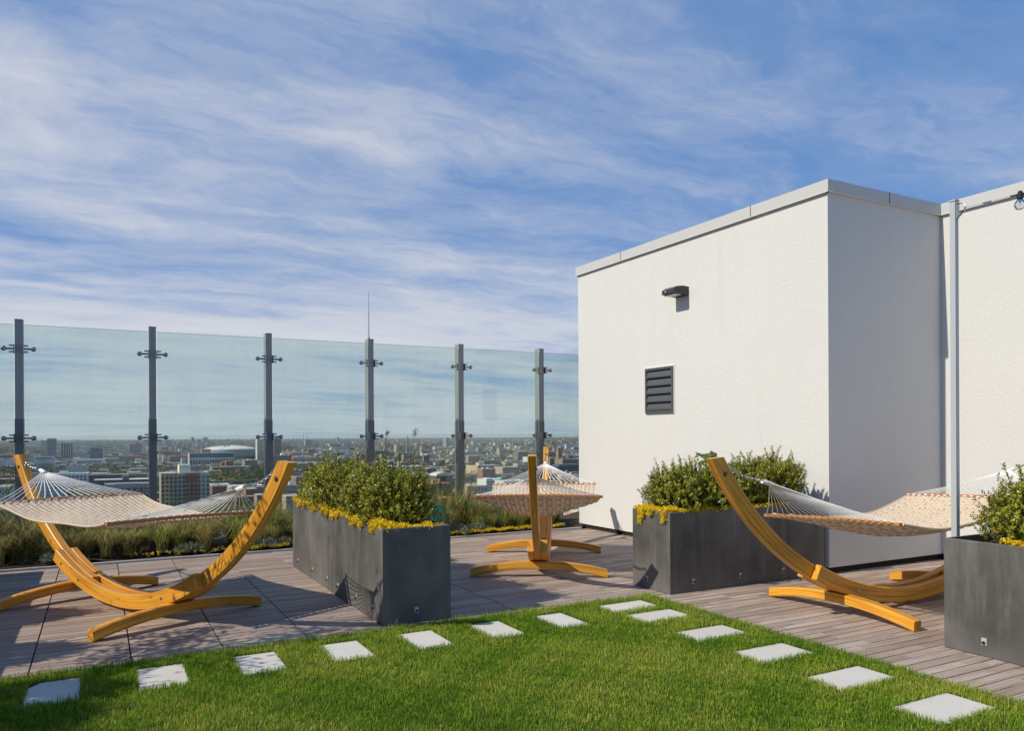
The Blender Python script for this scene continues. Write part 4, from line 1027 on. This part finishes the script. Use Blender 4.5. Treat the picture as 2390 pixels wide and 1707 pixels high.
# second pane: the big apartment block
b=B('ten storey apartment block in tan and red brick bays with balconies',c2(230),c2(965),cy(632),610,22,(.33,.27,.20),(.42,.41,.40),name='apartment_block')
b.part('bay',.355,.485,0,1,(.26,.30,.31),1.2); b.part('bay',.485,.79,0,1.01,(.25,.10,.075),.8); b.part('bay',.79,1.0,0,.99,(.36,.38,.40),.8)
b.rooftop(.02,.32,.1,.8,.8,(.45,.42,.38)); b.rooftop(.38,.62,.2,.9,7,(.55,.52,.45),'penthouse')
cw=b.W/12
for i in range(12):
    for j in range(8):
        o=1.35 if 4<=i<=5 else (.95 if i>5 else .15); x0=cw*(i+.22); z0=b.h*(.22+.095*j)
        MB().box(x0,x0+cw*(.62 if i in (4,5,8,11) else .45),-o,-.02,z0,z0+b.h*.055).build('window',M['cityglass'],b.root)
for i in (1,6,8,10):
    for j in range(7):
        z0=b.h*(.205+.095*j); MB().box(cw*i,cw*(i+1),-2.1,-1.0 if i>5 else -.1,z0,z0+.22,(.42,.41,.40)).build('balcony',M['cityplain'],b.root)
# stadium group
def stadium():
    d=1880; p=at(c2(1310),d); rad=(c2(1700)-c2(940))/2/F*d; zt=zat(c2(1310),cy(205),d); zr=zat(c2(1310),cy(268),d); zb=GZ
    r=empty('stadium',(p.x,p.y+rad*.6,GZ),0,'large sports arena with a white shallow dome behind the blue glass office','arena'); taken.append((p.x-rad,p.x+rad,p.y-10,p.y+rad*1.4))
    def ell(s_,z): return (rad*s_,z)
    b=MB(); b.lathe([(rad*1.0,0),(rad*1.0,(zr-zb)*.62),(rad*.985,(zr-zb)*.62),(rad*.985,(zr-zb))],0,0,40,(.26,.27,.28)); b.build('wall',M['cityplain'],r)
    b=MB(); b.lathe([(rad*1.005,(zr-zb)*.30),(rad*1.006,(zr-zb)*.55)],0,0,40,(.05,.09,.11)); b.build('glass_band',M['cityplain'],r)
    b=MB(); hh=zt-zr
    b.lathe([(rad*1.0,(zr-zb)+.1),(rad*1.0,(zr-zb)+3),(rad*.85,(zr-zb)+3+hh*.35),(rad*.55,(zr-zb)+hh*.82),(rad*.3,(zr-zb)+hh*.95),(.5,(zr-zb)+hh)],0,0,40,(.66,.65,.62)); b.build('roof',M['cityplain'],r)
    for k in range(8):
        a=k*math.pi/4+.3; b=MB(); b.tube([(rad*.97*math.cos(a),rad*.97*math.sin(a),zr-zb+4),(rad*.55*math.cos(a),rad*.55*math.sin(a),zr-zb+hh*.86),(rad*.1*math.cos(a),rad*.1*math.sin(a),zr-zb+hh+1)],1.2,5,(.55,.44,.36)); b.build('roof_rib',M['cityplain'],r)
stadium()
b=B('wide office with a dark blue glass band on top and columns below',c2(660),c2(1345),cy(318),1540,30,(.40,.37,.33),(.40,.42,.42),mat='cityplain'); b.part('glass_band',.01,.985,.72,.985,(.03,.08,.11),.4); b.part('frieze',0,1,.58,.72,(.52,.48,.43),.5)
for i in range(16): b.part('column_gap',.02+.061*i,.055+.061*i,.08,.56,(.08,.07,.07),.3)
b=B('square brick block behind the blue glass band',c2(850),c2(985),cy(258),1640,20,(.36,.20,.13),mat='cityplain')
b=B('thin white stair tower left of the blue glass office',c2(540),c2(600),cy(390),1500,12,(.6,.58,.56),mat='cityplain')
b=B('small bright red brick house in front of the columned office',c2(1215),c2(1330),cy(432),1440,20,(.38,.13,.09)); 
b=B('low dark red wing left of the small bright red house',c2(1150),c2(1210),cy(450),1450,20,(.26,.11,.09))
b=B('pale high-rise slab partly hidden by the third post',c2(1690),c2(1772),cy(102),1800,22,(.46,.41,.34),mat='cityplain')
for j in range(14): b.part('floor_band',.02,.98,.08+.064*j,.10+.064*j,(.20,.18,.16),.25)
b=B('twin dark brown towers just right of the third post',c2(1945),c2(2055),cy(100),1850,24,(.16,.11,.10),mat='city'); b.part('wing',-.40,-.02,0,.98,(.20,.13,.12),y0=.2,y1=.9); b.part('pale_fin',-.02,.02,0,1.0,(.40,.33,.26),.6); b.rooftop(.3,.7,.2,.7,4,(.15,.12,.11))
b=B('broad red brick block right of the third post, below the brown towers',c2(1915),c2(2215),cy(352),1480,30,(.27,.13,.11),(.45,.42,.4)); b.windows(9,5,fh=.4); b.rooftop(.5,.7,.2,.6,4,(.6,.58,.55)); b.rooftop(.88,.99,.2,.6,5,(.35,.2,.15))
b=B('low white roofed hall left of the pale slab high-rise',c2(1500),c2(1690),cy(425),1430,30,(.30,.25,.21),(.55,.53,.5)); b.rooftop(.3,.6,.2,.6,2,WHITE)
b=B('long low brick school above the grove of trees',c2(1000),c2(1580),cy(528),1330,30,(.30,.24,.19),(.50,.48,.46)); b.part('end_block',.88,1.0,0,1.02,(.42,.41,.40),.5); b.windows(16,3,x1=.87,fh=.45)
b=B('white walled shed with a pale flat roof under the chain',c2(1005),c2(1270),cy(800),850,24,(.46,.45,.43),(.62,.60,.57))
b=B('flat pale roof building right of the white shed',c2(1295),c2(1785),cy(825),830,30,(.42,.42,.42),(.60,.59,.57))
b=B('orange brick block below the left hammock apex',c2(1515),c2(1690),cy(858),745,20,(.40,.17,.09),(.42,.40,.38)); b.part('window_band',.35,.95,.55,.68,(.07,.07,.08))
b=B('narrow pink brick house with small windows by the third post foot',c2(1683),c2(1800),cy(950),600,14,(.36,.24,.20),(.4,.38,.36)); b.windows(4,6,fh=.4)
# third and fourth pane
b=B('long grey brown housing slab with rows of windows behind the boxwoods',c3(265),c3(815),cy(395),1700,22,(.24,.19,.18),(.33,.32,.31)); b.windows(22,4,fw_=.5,fh=.4); b.rooftop(.02,.08,.2,.8,3,(.48,.33,.28))
b=B('low red hall under a long white roof in the distance',c3(740),c3(1045),dy(332),2250,30,(.30,.13,.10),(.62,.61,.60)); b.part('pale_wall',.35,1.0,0,.99,(.55,.54,.52))
b=B('dark flats slab with even windows right of the fourth post',c3(1462),c3(1690),dy(342),2150,24,(.20,.17,.17),(.40,.38,.37)); b.windows(10,5,fw_=.55,fh=.5); b.part('pale_end',-.09,-.005,0,1,(.46,.38,.30),y0=0,y1=1)
b=B('tan block of flats left of the church spire',c3(1800),c3(1900),dy(258),2500,22,(.40,.31,.24)); b.windows(6,5,fh=.4)
def church():
    d=1950; p=at(c3(1965),d); r=empty('church',(p.x,p.y,GZ),0,'church with a thin green copper spire rising above the horizon','church'); h0=zat(c3(1965),dy(345),d)-GZ; h1=zat(c3(1965),dy(78),d)-GZ; w_=3.6
    MB().box(-w_,w_,-w_,w_,0,h0,(.44,.38,.30)).build('tower',M['cityplain'],r)
    b=MB(); k=w_*.95; b.add([(-k,-k,h0+.02),(k,-k,h0+.02),(k,k,h0+.02),(-k,k,h0+.02),(0,0,h1)],[(0,1,4),(1,2,4),(2,3,4),(3,0,4)],(.10,.19,.19)); b.build('spire',M['cityplain'],r)
    b=MB(); b.box(-32,-w_-.05,-8,8,0,14,(.42,.36,.29)); b.build('nave',M['cityplain'],r); b=MB(); b.add([(-32,-8.5,14.02),(-w_-.05,-8.5,14.02),(-w_-.05,8.5,14.02),(-32,8.5,14.02),(-32,0,23),(-w_-.05,0,23)],[(0,1,5,4),(2,3,4,5),(0,4,3),(1,2,5)],(.20,.21,.22)); b.build('roof',M['cityplain'],r)
    for sx in (-28,-20):
        b=MB(); b.add([(sx-2,-9,0),(sx+2,-9,0),(sx+2,-8.55,0),(sx-2,-8.55,0),(sx-2,-9,26),(sx+2,-9,26),(sx+2,-8.55,26),(sx-2,-8.55,26),(sx,-8.8,36)],[(0,1,5,4),(1,2,6,5),(2,3,7,6),(3,0,4,7),(4,5,8),(5,6,8),(6,7,8),(7,4,8)],(.48,.42,.33)); b.build('pinnacle',M['cityplain'],r)
church()
b=B('tan brick block right of the church spire, low and square',c3(1590),c3(1665),dy(460),1550,20,(.40,.29,.20))
b=B('very long flat white roof strip behind the tall reeds',c3(1460),c3(2280),dy(582),1330,20,(.28,.25,.23),(.62,.61,.60)); 
for a in (.25,.36,.55,.68,.8): b.rooftop(a,a+.06,.1,.6,2.2,(.5,.47,.44))
b=B('dark brick shop row under the white roof strip',c3(1640),c3(2300),dy(625),1180,20,(.16,.10,.09),(.50,.48,.46)); b.part('sign_band',.5,.98,.55,.7,(.30,.10,.08))
def arched(label,x0,x1,y,d):
    b=B(label,x0,x1,y+10,d,36,(.10,.10,.11),(.2,.2,.2),mat='cityplain'); W=b.W; m=MB(); n=14; vs=[]
    for yy in (-1.2,20):
        for k in range(n+1): a=math.pi*k/n; vs.append((W/2-(W/2+1)*math.cos(a),yy,b.h+4.2*math.sin(a)+.05))
    m.add(vs,[(k,k+1,n+2+k,n+1+k) for k in range(n)]+[tuple(range(n+1))[::-1]],(.55,.54,.52)); m.build('arched_roof',M['cityplain'],b.root); b.part('glazing',.08,.92,.55,.95,(.05,.06,.08),.3)
arched('dark hall with a white arched roof, left one of two twins',c4(-190),c4(20),dy(640),900)
arched('dark hall with a white arched roof, right one of two twins',c4(115),c4(360),dy(640),890)
b=B('large dark red brick warehouse left of the fifth post',c4(-160),c4(360),dy(838),690,26,(.19,.065,.06),(.30,.16,.13)); b.windows(12,4,fw_=.35,fh=.35); b.rooftop(.42,.5,0,.2,4,(.36,.16,.12),'chimney'); b.rooftop(.6,.66,0,.2,4,(.36,.16,.12),'chimney')
b=B('bright orange red low roof at the foot of the dark red warehouse',c4(90),c4(370),dy(1050),560,20,(.34,.12,.08),(.40,.17,.12))
b=B('tan church like block with a pointed corner right of the fifth post',c4(515),c4(760),dy(410),1700,22,(.40,.30,.21),(.32,.32,.33)); b.rooftop(.0,.12,.1,.5,7,(.42,.32,.24),'turret'); b.windows(9,4,fh=.4)
b=B('long warehouse with a sunlit tan end and dark slate front',c4(725),c4(1090),dy(558),1270,46,(.15,.15,.16),(.36,.35,.34),mat='cityplain'); 
mb=MB().box(-.3,-.02,0,b.dep,0,b.h,(.52,.38,.25)); mb.build('end_wall',M['city'],b.root); b.rooftop(.15,.25,.2,.5,5,(.46,.36,.28))
b=B('pinkish warehouse with tall narrow windows right of the slate fronted one',c4(1090),c4(1335),dy(580),1230,30,(.40,.31,.27),(.40,.38,.36)); b.windows(7,2,z0=.2,fw_=.35,fh=.6)
b=B('white building with a pale green glass stair tower',c4(850),c4(1068),dy(765),830,24,(.52,.56,.52),(.60,.62,.60),mat='cityplain'); b.part('stair_tower',1.0,1.24,0,1.14,(.13,.28,.25),y0=0,y1=.4); b.windows(5,5,fw_=.75,fh=.45); b.rooftop(.1,.5,.1,.5,2,(.6,.62,.6)); 
b=B('pink stucco house low beside the fifth post',c4(575),c4(722),dy(855),640,14,(.40,.27,.25),(.38,.36,.35)); b.windows(3,5,fh=.35)
b=B('grey modern flats beside the low pink house',c4(724),c4(865),dy(850),650,14,(.33,.36,.38),(.40,.40,.40)); b.windows(4,6,fw_=.65,fh=.5)
b=B('white flat roofed flats low behind the hammock bar',c4(1115),c4(1440),dy(790),780,22,(.48,.46,.43),(.55,.53,.5)); b.windows(8,5,fh=.42)
b=B('dark glass office by the white stucco wall',c4(1900),c4(2330),dy(570),1120,30,(.045,.06,.085),(.30,.32,.34),mat='cityplain'); b.rooftop(.1,.9,.1,.8,3,(.07,.10,.14))
for j in range(4): b.part('floor_band',.01,.99,.2+.18*j,.23+.18*j,(.12,.14,.17),.25)
b=B('tan brick loft block beside the tall brick chimney tower',c4(1975),c4(2330),dy(462),1320,26,(.30,.22,.18),(.34,.33,.32)); b.windows(9,5,fh=.45)
b=B('slim brick clock tower like stack near the stucco wall',c4(1912),c4(1958),dy(325),1500,9,(.32,.19,.14),(.2,.15,.12),mat='cityplain'); b.rooftop(.15,.85,.15,.85,4,(.22,.20,.18),'cap')
b=B('red brown loft with regular windows behind the far arm tip',c4(1790),c4(1955),dy(450),1350,22,(.28,.19,.16),(.36,.35,.34)); b.windows(6,4,fh=.45)
b=B('dark brick block above the pinkish warehouse, right of centre',c4(1320),c4(1480),dy(355),1750,24,(.20,.13,.12),(.34,.33,.33))
# masts and chimneys far off
for i,(x,yt,yb,d,lab) in enumerate(((c3(432),dy(100),dy(240),4000,'thin dark mast, left one of the far pair'),(c3(487),dy(100),dy(240),4000,'thin dark mast, right one of the far pair'),(c3(208),dy(215),dy(345),2600,'dark chimney stack right of the brown towers'))):
    p=at(x,d); o=MB().tube([(0,0,0),(0,0,zat(x,yt,d)-GZ)],[d/2600.,d/3600.],8,(.10,.10,.11)).build('mast',M['cityplain']); o.location=(p.x,p.y,GZ); tag(o,lab,'mast')
# far skyline blocks
for i,(x,w_,yt,d) in enumerate(((c2(285),14,cy(125),5200),(c2(585),5,cy(105),6500),(c2(690),7,cy(72),7000),(c2(780),8,cy(100),6000),(c2(870),11,cy(76),6800),(c3(460),14,dy(175),4200),(c1(1955),28,cy(185),2600),(c1(2050),10,cy(160),2700),(c4(262),6,dy(140),3600),(c1(1150),5,cy(110),7000),(c3(925),5,dy(135),7000))):
    L=['wide hazy block','thin hazy tower','tall pale green topped tower','squat hazy tower','broad tallest tower','dark boxy block by the mast pair','broad purple grey hospital like block','square block behind the purple grey one','dark tower behind the fifth post clamp','lone thin tower','lone small tower'][i]
    B(L+' on the far skyline, '+pane_of(x),x,x+w_,yt,d,40,(.20,.21,.23) if i not in (6,7) else (.24,.18,.19),name='tower',mat='cityplain',cat='tower')

# ordinary buildings: the nearer ones one by one, the far sprawl as one mass
cols=[('red brick',(.28,.125,.09)),('tan brick',(.38,.29,.20)),('grey',(.33,.33,.33)),('white',(.60,.59,.56)),('brown brick',(.22,.15,.11)),('pale pink',(.42,.32,.28)),('dark',(.12,.11,.11))]
roofs=[(.68,.66,.63),(.42,.40,.38),(.24,.23,.22),(.78,.75,.71),(.52,.44,.36)]
gen=[]; tries=0
while len(gen)<210 and tries<9000:
    tries+=1
    d=520*math.exp(gc.random()**.9*1.55); x=gc.uniform(-20,1290); p=at(x,d); Wd=gc.uniform(9,34) if gc.random()<.75 else gc.uniform(35,70); dp=gc.uniform(10,26); hh=gc.uniform(6,13) if gc.random()<.8 else gc.uniform(14,24)
    if c2(970)<x<c2(1790) and 880<d<1330: continue
    a=(p.x,p.x+Wd,p.y,p.y+dp)
    if not rect_free(a,5): continue
    taken.append(a); gen.append((d,x,Wd,dp,hh,int(gc.choice(7,p=[.27,.2,.14,.13,.14,.06,.06]))))
gen.sort(); count={}
ORD=['nearest','second nearest','third nearest','fourth nearest','fifth nearest','sixth nearest','seventh nearest','eighth nearest','ninth nearest','tenth nearest','eleventh nearest','twelfth nearest']
gm=[]
for d,x,Wd,dp,hh,ci in gen:
    shp='long low' if Wd>34 else ('taller boxy' if hh>13.5 else ('small' if Wd<17 else 'low'))
    key=(shp,cols[ci][0],pane_of(x)); k=count.get(key,0); count[key]=k+1
    lab='%s %s building %s, %s such'%(shp,cols[ci][0],pane_of(x).replace('left of the first railing post','left of the first post').replace('beyond the last glass pane by the wall','beyond the last glass pane'),ORD[min(k,11)])
    v=gc.uniform(.75,1.25); col=tuple(min(.8,c*v) for c in cols[ci][1]); rf=roofs[int(gc.integers(0,5))]
    p=at(x,d); r=empty('city_building',(p.x,p.y,GZ),0,lab,'building','ordinary buildings in the city below')
    mb=MB(); cbox(mb,0,Wd,0,dp,0,hh,col,rf); 
    if Wd>22 and gc.random()<.5: a=gc.uniform(.3,.6); cbox(mb,Wd*a,Wd,-5,-.02,0,hh*gc.uniform(.5,.9),tuple(c*.9 for c in col),rf)
    mb.build('wall',M['city'],r)
    pr=MB(); 
    for q in ((-.15,Wd+.15,-.15,.35),(-.15,Wd+.15,dp-.35,dp+.15),(-.15,.35,.35,dp-.35),(Wd-.35,Wd+.15,.35,dp-.35)): pr.box(*q,hh-.25,hh+.6,tuple(min(.75,c*1.3+.05) for c in col))
    pr.build('parapet',M['cityplain'],r)
    if d<1300:
        for u in range(int(gc.integers(1,4))):
            ux=gc.uniform(.1,.8)*Wd; uy=gc.uniform(.1,.7)*dp; q=MB(); cbox(q,ux,ux+gc.uniform(1.5,5),uy,uy+gc.uniform(1.5,4),hh+.02,hh+gc.uniform(1,3.2),(.45,.44,.43),(.55,.54,.53)); q.build('roof_unit',M['cityplain'],r)
mb=MB()
for i in range(5200):
    d=2450*math.exp(gc.random()*1.5) if i>900 else gc.uniform(1500,2500); x=gc.uniform(-60,1330); p=at(x,d); Wd=gc.uniform(8,30) if gc.random()<.8 else gc.uniform(30,90); dp=gc.uniform(8,22); hh=gc.uniform(7,12) if gc.random()<.9 else gc.uniform(12,26)
    a=(p.x,p.x+Wd,p.y,p.y+dp)
    if d<2500 and not rect_free(a,2): continue
    ci=int(gc.choice(7,p=[.24,.2,.14,.2,.12,.06,.04])); v=gc.uniform(.8,1.2)
    cbox(mb,p.x,p.x+Wd,p.y,p.y+dp,GZ,GZ+hh,tuple(c*v for c in cols[ci][1]),roofs[int(gc.integers(0,5))])
tag(mb.build('distant_buildings',M['city']),'countless low roofs of the far city sprawl fading to the horizon','buildings',kind='stuff')

# trees
TG=1.9*np.array([[.045,.062,.020],[.065,.080,.024],[.035,.050,.020],[.095,.090,.030],[.14,.095,.040],[.17,.105,.040],[.055,.060,.030]])
def crown_quads(g,cx,cy_,hgt,rad,K,size,col):
    n=len(cx); u=unit(g.normal(size=(n,K,3))); u[...,2]*=.85
    rr=g.uniform(.45,1.0,(n,K,1)); c=u*rr*np.stack([rad,rad,hgt*.42],-1)[:,None,:]+np.stack([cx,cy_,GZ+hgt*.6],-1)[:,None,:]
    c=c.reshape(-1,3); m=len(c); a=unit(g.normal(size=(m,3))); b=unit(np.cross(a,g.normal(size=(m,3)))); s=(np.repeat(size,K)*g.uniform(.6,1.2,m))[:,None]
    V=np.stack([c-a*s,c-b*s*.7,c+a*s,c+b*s*.7],1).reshape(-1,3); f=np.arange(m*4).reshape(-1,4)
    cc=np.repeat(col,K,0)*g.uniform(.65,1.4,(m,1)); return V,f,np.repeat(cc,4,0)
def forest():
    Vs=[];Fs=[];Cs=[];o=0
    def add(n,dmin,dmax,K,size,xr=(-60,1330),power=1.0,autumn=.22,near=False):
        nonlocal o
        d=dmin*np.exp(gc.random(n)**power*math.log(dmax/dmin)); x=gc.uniform(*xr,n); P=np.array([tuple(at(a,b)) for a,b in zip(x,d)])
        ok=np.array([rect_free((p[0]-2,p[0]+2,p[1]-2,p[1]+2),1) for p in P]) if dmin<2300 else np.ones(n,bool)
        P=P[ok]; m=len(P); hgt=gc.uniform(7,14,m); rad=gc.uniform(3,6,m)*(1.25 if dmin>2500 else 1); ci=np.where(gc.random(m)<autumn,gc.integers(3,6,m),gc.choice([0,1,2,6],m))
        V,f,c=crown_quads(gc,P[:,0],P[:,1],hgt,rad,K,np.full(m,size),TG[ci]); Vs.append(V);Fs.append(f+o);Cs.append(c);o+=len(V)
    add(900,480,1500,60,1.25)
    add(170,890,1290,95,1.3,(c2(985),c2(1780)),1,.25)
    add(60,1040,1260,80,1.3,(c2(960),c2(1200)),1,.95)
    add(2300,1300,2600,28,2.1)
    add(6500,2400,7000,11,3.6)
    add(5200,5500,15000,6,8.0)
    return np_mesh('city_trees',np.concatenate(Vs),np.concatenate(Fs),M['citytree'],col=np.concatenate(Cs))
tag(forest(),'green and autumn brown tree canopy spread through the city below','trees',kind='stuff')
# streets
rd=MB()
for k in range(14):
    y=430+k*118+gc.uniform(-10,10); rd.add([(-900,y,GZ+.05),(2600,y,GZ+.05),(2600,y+11,GZ+.05),(-900,y+11,GZ+.05)],[(0,1,2,3)])
tag(rd.build('roads',M['asphalt']),kind='structure')
gp=MB(); gp.add([(-9000,-400,GZ),(16000,-400,GZ),(16000,15500,GZ),(-9000,15500,GZ)],[(0,1,2,3)]); tag(gp.build('city_ground',M['ground']),kind='structure')
hz=MB(); hz.box(-9050,16050,-450,15550,GZ-1,9.5); tag(hz.build('haze',m_haze()),'pale blue air thickening towards the horizon','haze',kind='stuff')
